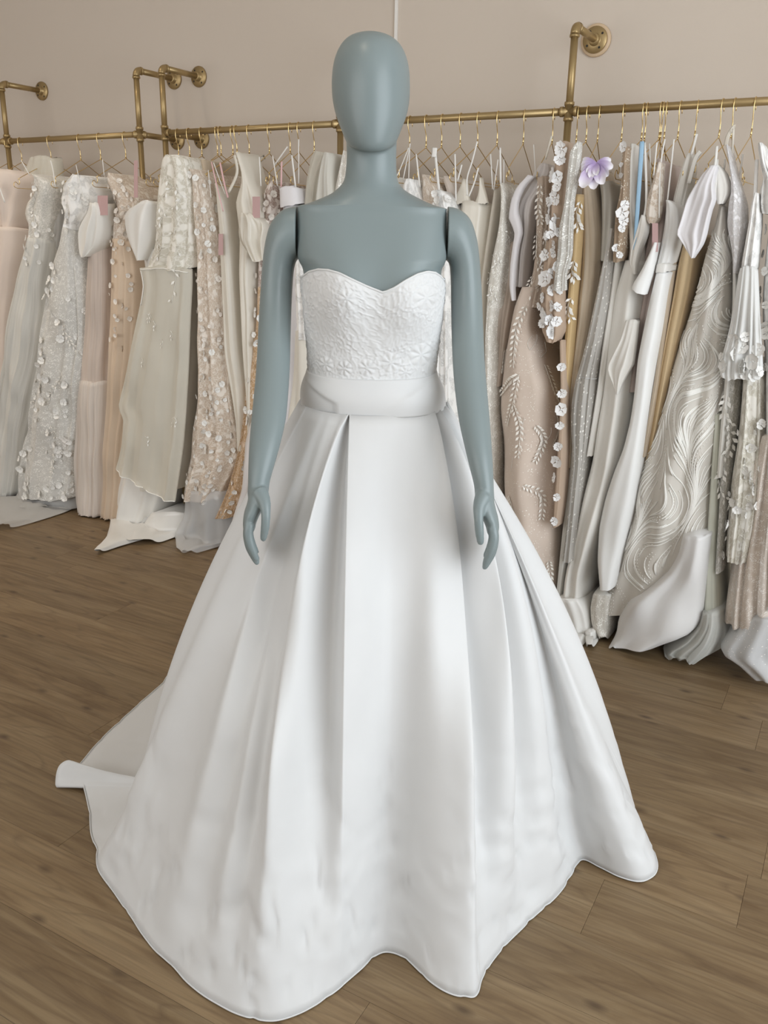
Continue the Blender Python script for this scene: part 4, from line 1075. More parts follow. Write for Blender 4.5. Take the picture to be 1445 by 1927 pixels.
strap(g, [(488, 295), (491, 350)], 2.88, M_RIB_W, .006); strap(g, [(513, 293), (522, 350)], 2.88, M_RIB_W, .005)
g = gown_root('wedding_gown', 450, 'pale pink tulle gown with flared hem partly behind the mannequin arm')
Piece(g, 'skirt', [(780, 466, 500), (806, 452, 505), (835, 445, 505), (870, 443, 505), (920, 436, 500), (980, 420, 490), (1030, 408, 460), (1062, 410, 440)], 2.80, .30, T_PINK, 5, .014, 33)

# ---- long rack behind the mannequin
g = gown_root('wedding_gown', 540, 'strapless white satin gown with plain folded top band beside the shoulder')
Piece(g, 'top_band', [(518, 353, 556, 348), (518, 372, 559, 366), (519, 391, 562, 384)], 2.84, .22, F_LILAC, 1, .004, 34, square=.5)
Piece(g, 'skirt', [(384, 521, 558), (450, 520, 570), (560, 520, 580), (700, 515, 590), (850, 505, 590), (980, 480, 590)], 2.86, .32, F_LILAC, 5, .014, 35)
strap(g, [(549, 292), (556, 352)], 2.84, M_RIB_W, .008); strap(g, [(562, 262), (562, 345)], 2.87, M_RIB_W, .005); strap(g, [(530, 304), (529, 352)], 2.88, M_RIB_P, .008); strap(g, [(541, 276), (517, 310)], 2.90, M_RIB_W, .006)
g = gown_root('wedding_gown', 560, 'ivory gown with embroidered lace bodice showing under the mannequin arm')
Piece(g, 'bodice', [(470, 548, 572), (520, 545, 580), (580, 543, 590), (640, 542, 592)], 2.81, .22, F_WLACE, 3, .010, 36)
Piece(g, 'skirt', [(620, 543, 592), (700, 538, 596), (800, 526, 600), (920, 500, 600), (1000, 480, 600)], 2.82, .30, F_IVORY, 4, .012, 37)
g = gown_root('wedding_gown', 600, 'sheer tulle sleeved gown with blue flower behind the mannequin shoulder')
Piece(g, 'sleeve', [(284, 581, 614), (296, 574, 618), (320, 571, 606), (350, 566, 600), (400, 562, 596), (450, 560, 600)], 2.87, .24, T_IVORY, 4, .012, 38)
Piece(g, 'sleeve', [(286, 606, 620), (300, 598, 623), (330, 591, 623), (370, 584, 630), (420, 582, 640), (460, 582, 640)], 2.84, .20, cloth((0.70, 0.67, 0.60), .85, .3, alpha=.85), 4, .012, 39)
b = Piece(g, 'gown_body', [(330, 565, 630), (400, 562, 640), (520, 560, 640), (700, 560, 650), (950, 540, 660)], 2.93, .30, F_IVORY, 5, .012, 40)
FBLUE = flower_mesh('blue_flower', 8, cloth((0.50, 0.57, 0.66), .6, .2), .4, 61)
p, nn = b.surf(574, 360); o = stick(FBLUE, 'blue_flower', g, p - NV * .09, nn, .024); o['label'] = 'dusty blue fabric flower'
p, nn = b.surf(575, 368); stick(FBLUE, 'blue_flower', g, p - NV * .085, nn, .018)
g = gown_root('wedding_gown', 640, 'silver beaded lace gown beside the mannequin neck')
Piece(g, 'gown_body', [(285, 636, 664), (305, 628, 668), (335, 620, 672), (370, 612, 680), (450, 608, 690), (700, 600, 700), (950, 590, 705)], 2.85, .34, F_BEAD, 4, .012, 50)
g = gown_root('wedding_gown', 690, 'cream crepe gown directly behind the mannequin neck')
Piece(g, 'gown_body', [(330, 668, 745), (420, 668, 750), (600, 664, 760), (950, 650, 770)], 2.92, .30, F_CREPE, 4, .012, 51)
g = gown_root('wedding_gown', 770, 'white lace strapless gown touching the mannequin neck')
Piece(g, 'gown_body', [(336, 752, 784), (348, 746, 786), (380, 746, 794), (450, 745, 800), (700, 740, 810), (950, 730, 820)], 2.86, .34, F_WLACE, 4, .014, 52)
for pts in ([(769, 278), (752, 320), (746, 332)], [(771, 270), (769, 335)], [(772, 270), (758, 340)]): strap(g, pts, 2.88, M_RIB_W, .004)
g = gown_root('wedding_gown', 800, 'greige lace gown with scalloped top and thin white strap')
Piece(g, 'gown_body', [(327, 789, 800), (338, 786, 812), (352, 784, 818), (400, 783, 830), (600, 785, 835), (950, 780, 850)], 2.88, .32, F_BLACE, 4, .012, 53)
strap(g, [(783, 290), (790, 352)], 2.86, M_RIB_W, .006)
g = gown_root('wedding_gown', 828, 'bright white floral lace gown with padded white strap')
b = Piece(g, 'gown_body', [(357, 813, 828), (366, 807, 842), (384, 806, 849), (420, 806, 852), (600, 808, 850), (900, 810, 860)], 2.84, .32, F_WLACE, 4, .014, 54)
scatter(b, FA, (806, 360, 850, 400), 6, .007, .012, 55)
strap(g, [(818, 280), (822, 320), (826, 358)], 2.84, M_RIB_W, .010); strap(g, [(818, 278), (816, 296)], 2.835, M_RIB_W, .020)
g = gown_root('wedding_gown', 850, 'ruffled beige organza gown behind the white strap')
Piece(g, 'gown_body', [(332, 828, 846), (345, 826, 858), (362, 832, 864), (420, 838, 870), (700, 840, 870)], 2.93, .28, F_TAUPE2, 6, .014, 56)
g = gown_root('wedding_gown', 885, 'smooth ivory satin gown with pointed bodice and spaghetti straps')
b = Piece(g, 'gown_body', [(850, 380, 918, 376), (850, 392, 920, 384), (846, 430, 916, 424), (838, 480, 912, 476), (832, 540, 908, 540), (828, 640, 906, 640), (828, 740, 908, 740), (836, 850, 920, 850), (845, 960, 930, 960)], 2.885, .34, F_SATIN, 3, .010, 57)
Piece(g, 'bodice_point', [(336, 870, 874), (350, 864, 878), (368, 856, 880), (384, 853, 884)], 2.90, .03, F_SATIN, 1, .003, 58)
Piece(g, 'bodice_point', [(334, 901, 904), (350, 900, 907), (366, 897, 912), (384, 890, 916)], 2.89, .03, F_SATIN, 1, .003, 59)
for pts in ([(856, 290), (857, 330), (858, 378)], [(898, 266), (888, 305), (879, 335), (879, 368)], [(900, 316), (892, 345), (882, 370)], [(869, 310), (861, 340)]): strap(g, pts, 2.88, M_RIB_W, .006)
g = gown_root('wedding_gown', 920, 'narrow greige crepe gown with looped cream straps')
Piece(g, 'gown_body', [(357, 924, 938), (375, 921, 938), (420, 914, 932), (470, 907, 924), (530, 900, 916), (620, 895, 915), (900, 890, 915)], 2.90, .32, cloth((0.66, 0.61, 0.53), .6, .2), 2, .006, 60)
strap(g, [(923, 290), (927, 356)], 2.89, M_RIB_W, .005); strap(g, [(937, 300), (929, 358)], 2.89, M_RIB_W, .004)
g = gown_root('wedding_gown', 935, 'fitted greige gown with swirling bead embroidery')
b = Piece(g, 'gown_body', [(343, 938, 944), (360, 937, 952), (390, 935, 956), (430, 929, 956), (490, 914, 954), (550, 905, 946), (640, 905, 930), (900, 905, 925)], 2.86, .34, F_BEAD, 3, .010, 61)
strap(g, [(941, 278), (942, 345)], 2.86, M_RIB_W, .007); strap(g, [(948, 300), (948, 350)], 2.9, M_RIB_W, .004)
rr = random.Random(8)
for k in range(10):
    x, y = rr.uniform(912, 946), rr.uniform(400, 560); leaf_sprig(b, [(x, y), (x + 5, y + 12), (x + 1, y + 24)], M_THREAD, .008, 4, single=True)
g = gown_root('wedding_gown', 957, 'pale sequinned lace gown with scalloped top between bead gown and robe')
Piece(g, 'gown_body', [(349, 950, 962), (358, 948, 966), (380, 950, 966), (420, 952, 964), (470, 952, 966), (560, 950, 960)], 2.92, .30, F_ILACE, 2, .008, 62)
g = gown_root('bridal_robe', 985, 'lilac white robe with wavy turned-back edge', 'robe')
Piece(g, 'robe_body', [(307, 1012, 1034), (322, 998, 1040), (350, 978, 1030), (376, 964, 1010), (398, 958, 1004), (420, 965, 1000), (440, 970, 996), (480, 962, 990), (540, 960, 985)], 2.88, .20, cloth((0.63, 0.585, 0.56), .7, .2), 3, .012, 63)
Piece(g, 'robe_edge', [(330, 990, 1003), (352, 970, 985), (376, 960, 974), (398, 956, 972), (412, 955, 976), (424, 961, 979), (440, 966, 980), (462, 963, 974), (500, 958, 969), (540, 957, 966), (566, 961, 967)], 2.845, .03, F_LILAC, 1, .003, 64)
g = gown_root('wedding_gown', 985, 'blush gown embroidered with shining leaf branches')
up = Piece(g, 'bodice', [(332, 1004, 1032), (370, 1003, 1032), (420, 1001, 1032), (470, 999, 1030), (520, 992, 1028), (580, 975, 1020)], 2.86, .18, cloth((0.54, 0.44, 0.355), .7, .2, pat='sparkle', col2=(.9, .85, .78), dens=.5, scale=.6), 3, .010, 65)
wg = Piece(g, 'side_panel', [(455, 958, 968), (490, 944, 966), (530, 928, 966), (580, 914, 962), (650, 912, 950), (730, 914, 940)], 2.90, .2, cloth((0.50, 0.415, 0.345), .7, .2), 4, .014, 66)
sk_ = Piece(g, 'skirt', [(540, 968, 1014), (575, 955, 1008), (620, 944, 1008), (680, 930, 1018), (740, 924, 1038), (800, 922, 1044), (900, 926, 1044), (980, 934, 1041), (1050, 955, 1038), (1100, 990, 1036), (1136, 1022, 1034)], 2.845, .36, cloth((0.66, 0.55, 0.465), .65, .25, pat='sparkle', col2=(.92, .88, .82), dens=.35, scale=.45), 2.5, .030, 67)
SPR = [[(990, 575), (976, 610), (970, 650), (966, 690)], [(978, 705), (955, 722), (932, 745)], [(976, 710), (966, 760), (950, 800)], [(968, 760), (980, 800), (978, 860)], [(1014, 690), (1026, 725), (1036, 765)], [(1006, 800), (1016, 830), (1004, 870)], [(988, 910), (1012, 935), (1014, 980)], [(952, 935), (962, 965), (952, 995)], [(978, 1000), (980, 1035), (1010, 1065)], [(1025, 1060), (1026, 1100), (1030, 1128)], [(945, 640), (938, 670), (934, 705)], [(1033, 780), (1036, 815), (1030, 845)]]
for q in SPR: leaf_sprig(sk_, q, M_LEAF, .013, 11)
for q in ([(1018, 345), (1014, 390), (1016, 420)], [(1010, 440), (1008, 475), (1016, 505)], [(1003, 520), (992, 545), (985, 570)], [(1022, 430), (1024, 470), (1020, 510)], [(1016, 535), (1000, 552), (985, 572)]): leaf_sprig(up, q, M_LEAF, .012, 8)
for q in ([(936, 545), (925, 580), (918, 620)], [(930, 640), (920, 670), (918, 700)]): leaf_sprig(wg, q, M_LEAF, .010, 8)
rr = random.Random(3)
for k in range(14):
    x, y = rr.uniform(945, 1030), rr.uniform(600, 1080); sk_.path([(x, y), (x + rr.uniform(-6, 2), y + 14), (x + rr.uniform(-14, 0), y + 28)], .0008, 'bead_line', M_PEARL, seg=4)
strap(g, [(1004, 272), (1008, 335)], 2.88, M_RIB_W, .003); strap(g, [(1038, 256), (1026, 300)], 2.9, F_SATIN, .008)
g = gown_root('wedding_gown', 1040, 'nude gown sleeve covered with large white cut-out flowers')
b = Piece(g, 'sleeve', [(265, 1054, 1068), (285, 1044, 1066), (320, 1038, 1062), (370, 1031, 1058), (420, 1027, 1056), (470, 1021, 1056), (520, 1016, 1054), (580, 1012, 1056), (625, 1015, 1056), (645, 1024, 1046)], 2.80, .08, F_NUDE, 2, .008, 68)
for x, y, r_f in [(1058, 280, .018), (1052, 300, .014), (1043, 330, .020), (1050, 352, .013), (1047, 372, .018), (1036, 395, .012), (1040, 420, .017), (1032, 445, .013), (1044, 462, .015), (1026, 480, .016), (1046, 500, .014), (1030, 525, .022), (1048, 545, .013), (1024, 560, .014), (1042, 575, .016), (1028, 592, .020), (1046, 605, .014), (1036, 622, .020)]: b.flower(rg_.choice(FBIG), x, y, r_f, tilt=0.1)
scatter(b, FBIG, (1014, 275, 1066, 640), 22, .006, .010, 91)
b2 = Piece(g, 'panel', [(640, 1048, 1062), (740, 1050, 1064), (850, 1044, 1062), (940, 1038, 1058), (993, 1036, 1050)], 2.83, .2, F_NUDE, 2, .008, 69)
for x, y, r_f in [(1057, 690, .012), (1058, 740, .013), (1056, 770, .017), (1054, 800, .012), (1052, 840, .013), (1050, 868, .018), (1046, 900, .015), (1048, 935, .011), (1044, 980, .012)]: b2.flower(rg_.choice(FBIG), x, y, r_f, tilt=0.1)
g = gown_root('veil', 1070, 'sequinned sheer veil hanging in front of the tall post', 'veil')
Piece(g, 'veil', [(266, 1084, 1092), (282, 1071, 1092), (320, 1066, 1088), (380, 1060, 1078), (430, 1050, 1076), (480, 1046, 1074), (515, 1042, 1064), (548, 1038, 1064)], 2.775, .03, T_SEQ, 3, .012, 70)
g = gown_root('wedding_gown', 1080, 'golden tan gown with cream leaf embroidery down its edge')
b = Piece(g, 'gown_body', [(365, 1076, 1096), (420, 1072, 1094), (500, 1066, 1088), (580, 1058, 1084), (660, 1052, 1078), (740, 1050, 1070), (830, 1052, 1066)], 2.85, .30, F_GOLD, 3, .010, 71)
for q in ([(1090, 378), (1084, 405), (1087, 430)], [(1080, 490), (1076, 510), (1080, 525)], [(1074, 560), (1068, 580), (1072, 600)]): leaf_sprig(b, q, M_THREAD, .016, 6)
g = gown_root('wedding_gown', 1105, 'plain tan tulle gown hanging behind the lavender flower')
Piece(g, 'gown_body', [(310, 1088, 1108), (340, 1087, 1114), (390, 1084, 1122), (450, 1082, 1128), (520, 1080, 1126), (600, 1076, 1116), (690, 1066, 1098), (780, 1058, 1084), (880, 1056, 1078)], 2.88, .34, F_TAN, 4, .014, 72)
g = gown_root('wedding_gown', 1130, 'grey satin gown with dotted tulle overskirt and lavender flower')
Piece(g, 'bodice', [(340, 1118, 1156), (372, 1122, 1160), (420, 1122, 1158), (490, 1120, 1150)], 2.90, .32, cloth((0.60, 0.575, 0.515), .5, .2), 2, .010, 73)
ov = Piece(g, 'dotted_overskirt', [(430, 1142, 1158), (490, 1128, 1152), (560, 1113, 1146), (640, 1096, 1132), (700, 1078, 1120), (720, 1072, 1117), (760, 1066, 1114), (820, 1066, 1106), (880, 1070, 1098), (960, 1062, 1090), (1060, 1050, 1080)], 2.85, .30, T_DOT, 4, .012, 74)
ov.path([(1074, 716), (1096, 711), (1116, 716)], .0025, 'hem_band', T_WHITE)
Piece(g, 'underskirt', [(700, 1085, 1116), (860, 1066, 1096), (960, 1056, 1082), (1060, 1046, 1066), (1135, 1040, 1056)], 2.88, .28, F_GTULLE, 3, .012, 75)
# lavender flower with separate petals
M_LAV = NT('lavender_petal')
lw = M_LAV.add('ShaderNodeTexCoord'); sep = M_LAV.add('ShaderNodeSeparateXYZ'); M_LAV.lk(lw.outputs['Object'], sep.inputs[0])
M_LAV.lk(M_LAV.ramp(sep.outputs['X'], [(0.25, (0.42, 0.31, 0.56)), (0.62, (0.60, 0.50, 0.70)), (0.9, (0.84, 0.81, 0.85))]), M_LAV.b.inputs['Base Color']); M_LAV.b.inputs['Roughness'].default_value = .6; M_LAV = M_LAV.m
bm = bmesh.new(); rows_ = []
for r_f, wf, zz in ((0.02, .04, 0), (0.3, .26, .06), (0.6, .36, .10), (0.85, .32, .04), (1.0, .16, -.04)):
    rows_.append([bm.verts.new((r_f, .72 * wf * s_, zz + .10 * (abs(s_) - .5) * r_f)) for s_ in (-1, -.5, 0, .5, 1)])
for A, B in zip(rows_, rows_[1:]):
    for i in range(4): bm.faces.new((A[i], B[i], B[i + 1], A[i + 1]))
PET = bpy.data.meshes.new('petal'); bm.to_mesh(PET); bm.free(); PET.materials.append(M_LAV); PET.polygons.foreach_set('use_smooth', [True] * len(PET.polygons))
fc = onn(1122, 306, 2.79); fe = bpy.data.objects.new('lavender_flower', None); COL.objects.link(fe); fe.parent = g; fe.location = fc - g.location; fe.empty_display_size = .02; fe['label'] = 'large lavender fabric flower with white petal tips'
rr = random.Random(2)
for ang, tilt, ln in [(-170, .1, .048), (-150, .3, .050), (-128, .5, .062), (-112, .7, .085), (-100, .4, .060), (-85, .6, .082), (-72, .35, .066), (-60, .7, .078), (-42, .4, .060), (-15, .1, .055), (8, .0, .045), (170, .0, .046), (-95, 1.0, .055), (-120, 1.0, .045), (-70, 1.1, .05)]:
    a = R(ang); d = (TV * math.cos(a) + UPZ * math.sin(a)) * math.cos(tilt * .6) - NV * math.sin(tilt * .6); d.normalize()
    nrm = (-NV - d * (-NV).dot(d)).normalized(); y = nrm.cross(d)
    mw = Matrix(((d.x, y.x, nrm.x, fc.x), (d.y, y.y, nrm.y, fc.y), (d.z, y.z, nrm.z, fc.z), (0, 0, 0, 1))) @ Matrix.Diagonal((ln, ln * .95, ln, 1))
    o = bpy.data.objects.new('petal', PET); COL.objects.link(o); o.parent = fe; o.matrix_basis = Matrix.Translation(-fc) @ mw

g = gown_root('wedding_gown', 1162, 'brown sheer beaded sleeve gown with white blossoms next to the blue ribbon')
b = Piece(g, 'sleeve', [(276, 1168, 1184), (310, 1167, 1180), (360, 1163, 1180), (400, 1154, 1180), (440, 1151, 1176), (480, 1149, 1172), (494, 1150, 1168)], 2.83, .10, F_BROWN, 2, .008, 76)
for x, y, r_f in [(1173, 385, .012), (1170, 400, .016), (1172, 415, .013), (1168, 430, .010), (1158, 466, .010), (1165, 480, .009), (1172, 330, .007), (1171, 310, .006), (1176, 275, .012)]: b.flower(rg_.choice(FBIG), x, y, r_f, tilt=.1)
Piece(g, 'skirt', [(480, 1152, 1172), (560, 1140, 1164), (640, 1128, 1152), (740, 1116, 1136), (860, 1096, 1118)], 2.88, .30, F_CREPE, 2, .008, 77)
g = gown_root('wedding_gown', 1150, 'long ivory crepe gown with blue ribbon loop and cowl drape')
b = Piece(g, 'bodice', [(270, 1182, 1196), (300, 1180, 1193), (350, 1179, 1192), (390, 1176, 1194), (430, 1177, 1200), (470, 1178, 1206), (510, 1172, 1208)], 2.86, .20, F_CREPE, 2, .008, 78)
Piece(g, 'cowl_drape', [(405, 1204, 1214), (430, 1196, 1217), (450, 1190, 1212), (470, 1184, 1204), (496, 1182, 1198), (516, 1190, 1196)], 2.835, .06, F_CREPE, 2, .014, 79)
sk_ = Piece(g, 'skirt', [(490, 1166, 1212), (560, 1144, 1208), (640, 1130, 1198), (720, 1122, 1186), (800, 1111, 1176), (880, 1098, 1164), (960, 1080, 1142), (1020, 1067, 1120), (1080, 1054, 1102), (1132, 1047, 1098)], 2.855, .34, F_CREPE, 3, .022, 80)
strap(g, [(1208, 266), (1203, 340), (1199, 400), (1195, 470)], 2.845, M_RIB_B, .014, name='ribbon'); strap(g, [(1213, 268), (1216, 380), (1206, 425)], 2.85, F_WSATIN, .008); strap(g, [(1222, 270), (1226, 375)], 2.88, M_RIB_W, .004)
Piece(g, 'train', [(1128, 1036, 1090), (1152, 1036, 1102), (1185, 1040, 1107), (1206, 1046, 1104), (1223, 1054, 1090)], 2.83, .30, F_WSATIN, 4, .018, 81)
g = gown_root('wedding_gown', 1230, 'greige gown with embroidered lace cup and looped straps')
Piece(g, 'cup', [(305, 1236, 1246), (340, 1226, 1244), (370, 1216, 1244), (395, 1212, 1242), (412, 1213, 1238), (421, 1218, 1232)], 2.835, .06, F_BLACE, 2, .010, 82)
Piece(g, 'gown_body', [(300, 1230, 1252), (380, 1222, 1258), (440, 1214, 1254), (520, 1196, 1240), (620, 1180, 1222), (740, 1166, 1204)], 2.90, .30, cloth((0.56, 0.46, 0.42), .7, .2), 3, .010, 83)
for pts in ([(1236, 268), (1230, 330)], [(1251, 262), (1242, 320), (1240, 410)], [(1268, 262), (1262, 320), (1256, 376)]): strap(g, pts, 2.84, M_RIB_W, .005)
tag_card(g, 1227, 420, 1238, 474, 2.80)
g = gown_root('wedding_gown', 1200, 'bright white crepe column gown with corset top, belt and cuffed sleeve')
b = Piece(g, 'corset', [(377, 1249, 1262), (388, 1247, 1280), (420, 1244, 1284), (460, 1238, 1276), (500, 1229, 1263)], 2.82, .20, F_WCREPE, 3, .008, 84)
Piece(g, 'belt', [(496, 1228, 1264), (504, 1227, 1263), (513, 1226, 1261)], 2.812, .22, F_WSATIN, 1, .003, 85)
Piece(g, 'skirt', [(510, 1226, 1261), (560, 1214, 1253), (620, 1201, 1244), (680, 1190, 1232), (740, 1184, 1222), (800, 1175, 1214), (850, 1162, 1208), (900, 1141, 1202), (950, 1124, 1194), (1000, 1113, 1180), (1060, 1112, 1166), (1113, 1119, 1153)], 2.81, .36, F_WCREPE, 1.6, .012, 86)
Piece(g, 'cuffed_sleeve', [(456, 1229, 1236), (480, 1218, 1232), (510, 1203, 1226), (536, 1187, 1218), (1186, 545, 1212, 557)], 2.79, .07, F_WCREPE, 1, .004, 87)
Piece(g, 'flounce', [(600, 1176, 1200), (640, 1164, 1196), (686, 1141, 1190), (700, 1140, 1182), (722, 1150, 1170), (742, 1157, 1163)], 2.835, .05, F_CREPE, 2, .010, 88)
g = gown_root('wedding_gown', 1270, 'golden champagne satin gown glimpsed under the large bow')
Piece(g, 'gown_body', [(440, 1282, 1312), (500, 1266, 1308), (560, 1256, 1298), (640, 1244, 1278), (720, 1232, 1260), (800, 1220, 1242), (880, 1206, 1226)], 2.87, .32, cloth((0.66, 0.50, 0.30), .5, .2), 3, .012, 89)
Piece(g, 'shadow_strip', [(480, 1258, 1272), (600, 1244, 1256), (720, 1226, 1240), (860, 1204, 1216)], 2.86, .2, F_TAN, 2, .006, 90)  # tan strip standing in for the shadow along the champagne gown's left edge
g = gown_root('wedding_gown', 1310, 'ivory crepe gown with oversized white bow at the shoulder')
Piece(g, 'gown_body', [(320, 1340, 1352), (350, 1344, 1372), (385, 1346, 1380), (430, 1336, 1380), (520, 1320, 1370), (700, 1280, 1340)], 2.90, .30, F_CREPE, 3, .012, 91)
Piece(g, 'bow', [(310, 1334, 1350), (326, 1320, 1346), (350, 1304, 1342), (375, 1290, 1345), (395, 1284, 1338), (420, 1277, 1332), (440, 1271, 1328), (458, 1282, 1322), (474, 1291, 1312), (486, 1299, 1303)], 2.765, .05, F_LILAC, 2, .014, 92)
Piece(g, 'bow_loop', [(308, 1338, 1352), (325, 1336, 1366), (350, 1336, 1374), (368, 1342, 1370), (384, 1348, 1360)], 2.80, .06, F_CREPE, 1.5, .012, 93)
strap(g, [(1349, 275), (1344, 330), (1342, 362)], 2.79, M_RIB_W, .008); strap(g, [(1318, 285), (1308, 300), (1296, 345)], 2.86, F_CREPE, .014); strap(g, [(1311, 252), (1301, 292)], 2.86, M_RIB_W, .008)
Piece(g, 'sleeve', [(288, 1290, 1302), (320, 1276, 1300), (370, 1262, 1290), (400, 1258, 1284)], 2.87, .14, F_CREPE, 3, .010, 94)

# ---- wave-beaded gown
g = gown_root('wedding_gown', 1290, 'ivory gown with wavy beaded embroidery and smooth white train')
wv = Piece(g, 'gown_body', [(388, 1352, 1364), (405, 1344, 1368), (440, 1330, 1372), (490, 1313, 1375), (550, 1298, 1377), (620, 1275, 1374), (700, 1247, 1368), (780, 1226, 1356), (850, 1204, 1348), (920, 1182, 1342), (1000, 1164, 1335), (1070, 1142, 1328), (1130, 1120, 1322), (1165, 1112, 1318)], 2.82, .38, cloth((0.665, 0.625, 0.565), .7, .25), 2, .022, 95)
Piece(g, 'train', [(1010, 1276, 1333), (1050, 1268, 1328), (1085, 1248, 1324), (1115, 1212, 1321), (1145, 1172, 1318), (1180, 1150, 1313), (1205, 1146, 1296), (1227, 1138, 1240)], 2.77, .30, cloth((0.77, 0.755, 0.74), .45, .2), 2.2, .022, 96)
Piece(g, 'pooled_hem', [(1120, 1108, 1152), (1150, 1102, 1150), (1185, 1106, 1146), (1208, 1124, 1142)], 2.84, .26, F_BEAD, 3, .014, 97)
Piece(g, 'pooled_hem', [(1190, 1094, 1120), (1208, 1096, 1120), (1222, 1100, 1114)], 2.82, .2, F_WSATIN, 3, .014, 98)
rr = random.Random(21); bmw = bmesh.new(); bmb = bmesh.new()
def edge_x(y):
    for (a, b_), (c, d) in zip(wv.rows, wv.rows[1:]):
        if a[1] <= y <= c[1]:
            k = (y - a[1]) / (c[1] - a[1]); return a[0] + (c[0] - a[0]) * k, b_[0] + (d[0] - b_[0]) * k
    return None
for k in range(420):
    y = rr.uniform(430, 1120); e_ = edge_x(y)
    if not e_: continue
    x = rr.uniform(e_[0] + 3, e_[1] - 3); P = []
    for i in range(rr.randint(9, 18)):
        e_ = edge_x(y)
        if not e_ or not (e_[0] + 1.5 < x < e_[1] - 1.5): break
        if y > 1040 and x > 1275 - (y - 1040) * .9: break
        p, nr = wv.surf(x, y); P.append((p + nr * .0012, nr))
        ang = 1.9 + 1.15 * math.sin(x * .034 + y * .012 + 1.2) * math.sin(y * .021 - x * .018) + .45 * math.sin(y * .045 + x * .02)
        x += 6 * math.cos(ang); y += 6 * max(.25, math.sin(ang))
    if len(P) > 3:
        if k % 5 == 0:
            for p, nr in P: bmesh.ops.create_icosphere(bmb, subdivisions=1, radius=.0021, matrix=Matrix.Translation(p))
        else: add_tube(bmw, [p for p, _ in P], [.0014 + .0011 * math.sin(math.pi * (i + .5) / len(P)) for i in range(len(P))], 5)
o = obj('bead_lines', bmw, M_THREAD, wv.o); o['kind'] = 'stuff'
o = obj('pearl_beads', bmb, M_PEARL, wv.o); o['kind'] = 'stuff'
strap(g, [(1350, 300), (1347, 345), (1345, 380)], 2.80, M_RIB_W, .006); strap(g, [(1364, 300), (1358, 375)], 2.84, M_RIB_W, .005)
g = gown_root('wedding_gown', 1385, 'halter gown with pearl white feather beading and pale skirt')
b = Piece(g, 'halter_bodice', [(272, 1364, 1370), (300, 1368, 1376), (330, 1372, 1384), (360, 1372, 1394), (385, 1367, 1401), (420, 1364, 1402), (450, 1369, 1398), (480, 1375, 1392), (515, 1377, 1386)], 2.79, .12, cloth((0.74, 0.71, 0.70), .45, .2, pat='lace', col2=(.88, .86, .87), dens=.5, scale=2.0, bump=.7), 2, .008, 99)
Piece(g, 'skirt', [(500, 1374, 1390), (580, 1372, 1392), (680, 1362, 1384), (800, 1350, 1372), (900, 1344, 1362)], 2.84, .34, F_CREPE, 2, .008, 100)
strap(g, [(1366, 274), (1370, 256), (1380, 240), (1384, 238)], 2.80, F_SATIN, .012, 2.9); strap(g, [(1380, 242), (1378, 280), (1374, 300)], 2.84, F_SATIN, .007); strap(g, [(1398, 290), (1390, 340)], 2.86, M_RIB_W, .005)
g = gown_root('tulle_cape', 1400, 'sheer white cape sleeve with lace scallop bottom', 'cape')
Piece(g, 'lace_top', [(362, 1418, 1428), (385, 1411, 1430), (420, 1406, 1430), (460, 1399, 1427), (500, 1392, 1424), (512, 1394, 1420)], 2.77, .10, F_WLACE, 3, .012, 101)
b = Piece(g, 'sheer_panel', [(500, 1390, 1424), (560, 1381, 1427), (620, 1370, 1430), (670, 1357, 1433), (700, 1352, 1434), (714, 1354, 1432)], 2.765, .05, cloth((0.84, 0.835, 0.81), .85, .3, alpha=.88), 4, .010, 102, bot=8)
for x, y, r_f in [(1385, 640, .022), (1396, 655, .02), (1378, 668, .022), (1365, 690, .02), (1388, 690, .022), (1405, 690, .022), (1420, 680, .024), (1428, 660, .02), (1412, 708, .018), (1424, 700, .018), (1400, 635, .016), (1360, 672, .014), (1396, 706, .014)]: b.flower(rg_.choice(FA), x, y, r_f, 'lace_scallop')
g = gown_root('wedding_gown', 1440, 'thick white lace gown with off-shoulder frill at the end of the row')
b = Piece(g, 'frill', [(268, 1424, 1436), (285, 1424, 1442), (310, 1428, 1446), (335, 1432, 1462), (355, 1426, 1480), (385, 1424, 1480), (402, 1428, 1480)], 2.76, .12, F_WLACE, 3, .016, 103)
b = Piece(g, 'gown_body', [(395, 1440, 1490), (440, 1437, 1490), (500, 1430, 1490), (580, 1426, 1490), (700, 1430, 1490), (860, 1432, 1490), (1000, 1434, 1490), (1150, 1432, 1490)], 2.78, .36, F_WLACE, 4, .016, 104)
scatter(b, FA, (1428, 420, 1444, 700), 14, .007, .013, 77)
strap(g, [(1424, 300), (1420, 380)], 2.80, F_WLACE, .010)
g = gown_root('wedding_gown', 1400, 'glittering beaded lace gown with pleated sequin skirt over tulle')
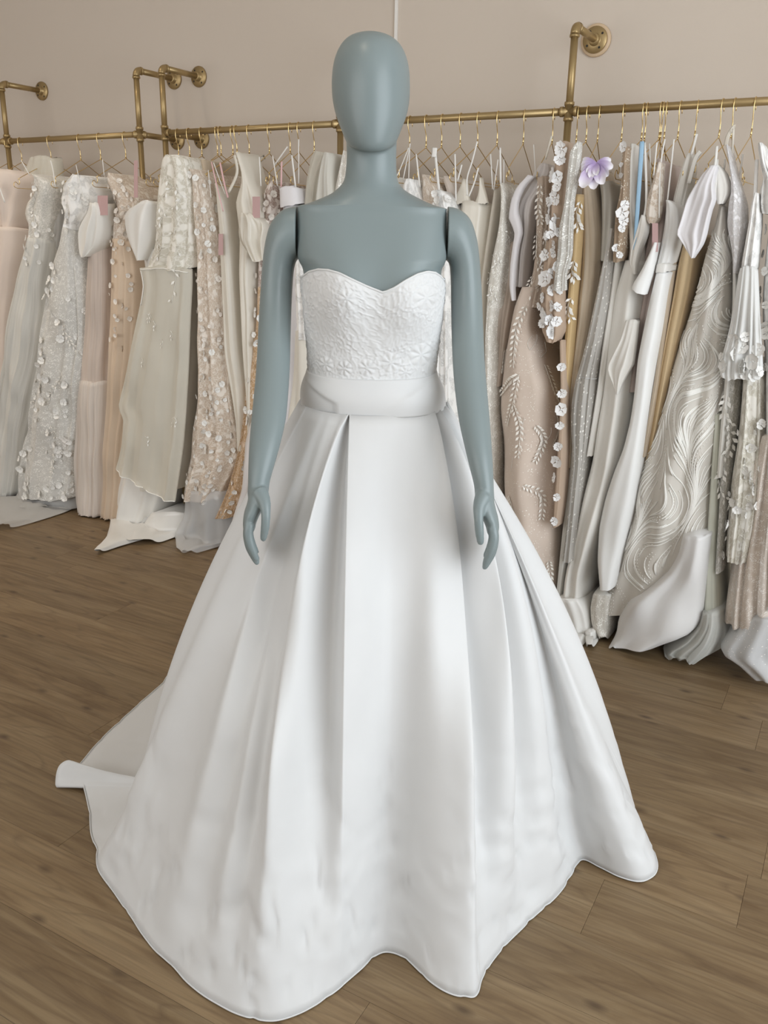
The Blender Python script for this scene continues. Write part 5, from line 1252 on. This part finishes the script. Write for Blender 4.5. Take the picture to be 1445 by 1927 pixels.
b = Piece(g, 'lace_overlay', [(690, 1392, 1440), (760, 1388, 1440), (840, 1380, 1440), (920, 1368, 1440), (1000, 1360, 1430), (1060, 1358, 1415)], 2.80, .30, F_ILACE, 4, .014, 105)
Piece(g, 'sequin_skirt', [(820, 1424, 1490), (900, 1402, 1490), (980, 1386, 1490), (1050, 1370, 1490), (1120, 1360, 1490), (1188, 1352, 1490)], 2.79, .34, F_BEADP, 5, .024, 106)
scatter(b, FA, (1360, 780, 1438, 1060), 36, .006, .011, 78)
Piece(g, 'tulle_hem', [(1165, 1405, 1490), (1195, 1380, 1490), (1225, 1352, 1490), (1242, 1345, 1490), (1262, 1374, 1490), (1288, 1404, 1490)], 2.76, .30, cloth((0.74, 0.745, 0.75), .85, .3, alpha=.75, pat='dots', dens=.3, scale=1.4), 4, .020, 107)
g = gown_root('wedding_gown', 1370, 'grey net gown with white scroll embroidery between wave gown and sequin gown')
b = Piece(g, 'gown_body', [(640, 1370, 1400), (700, 1356, 1396), (780, 1352, 1390), (880, 1350, 1378), (980, 1346, 1366), (1080, 1340, 1360)], 2.85, .32, cloth((0.50, 0.48, 0.43), .8, .2, pat='lace', col2=(.76, .74, .70), dens=.35, scale=.8, bump=.5), 3, .010, 108)
for q in ([(1372, 740), (1364, 770), (1372, 800)], [(1366, 800), (1374, 830), (1364, 860)], [(1362, 880), (1356, 910), (1362, 940)]): leaf_sprig(b, q, M_THREAD, .018, 6)
g = gown_root('wedding_gown', 1340, 'pale sage tulle gown pooling on the floor beside the white train')
Piece(g, 'skirt', [(780, 1338, 1360), (900, 1331, 1357), (1000, 1325, 1353), (1090, 1320, 1354), (1150, 1316, 1358), (1185, 1312, 1360)], 2.86, .34, T_SAGE, 3, .012, 109)
Piece(g, 'pooled_tulle', [(1155, 1314, 1356), (1185, 1304, 1360), (1212, 1276, 1362), (1234, 1236, 1358), (1243, 1242, 1340), (1252, 1252, 1322)], 2.81, .30, cloth((0.68, 0.68, 0.635), .85, .3, alpha=.8), 6, .022, 110)
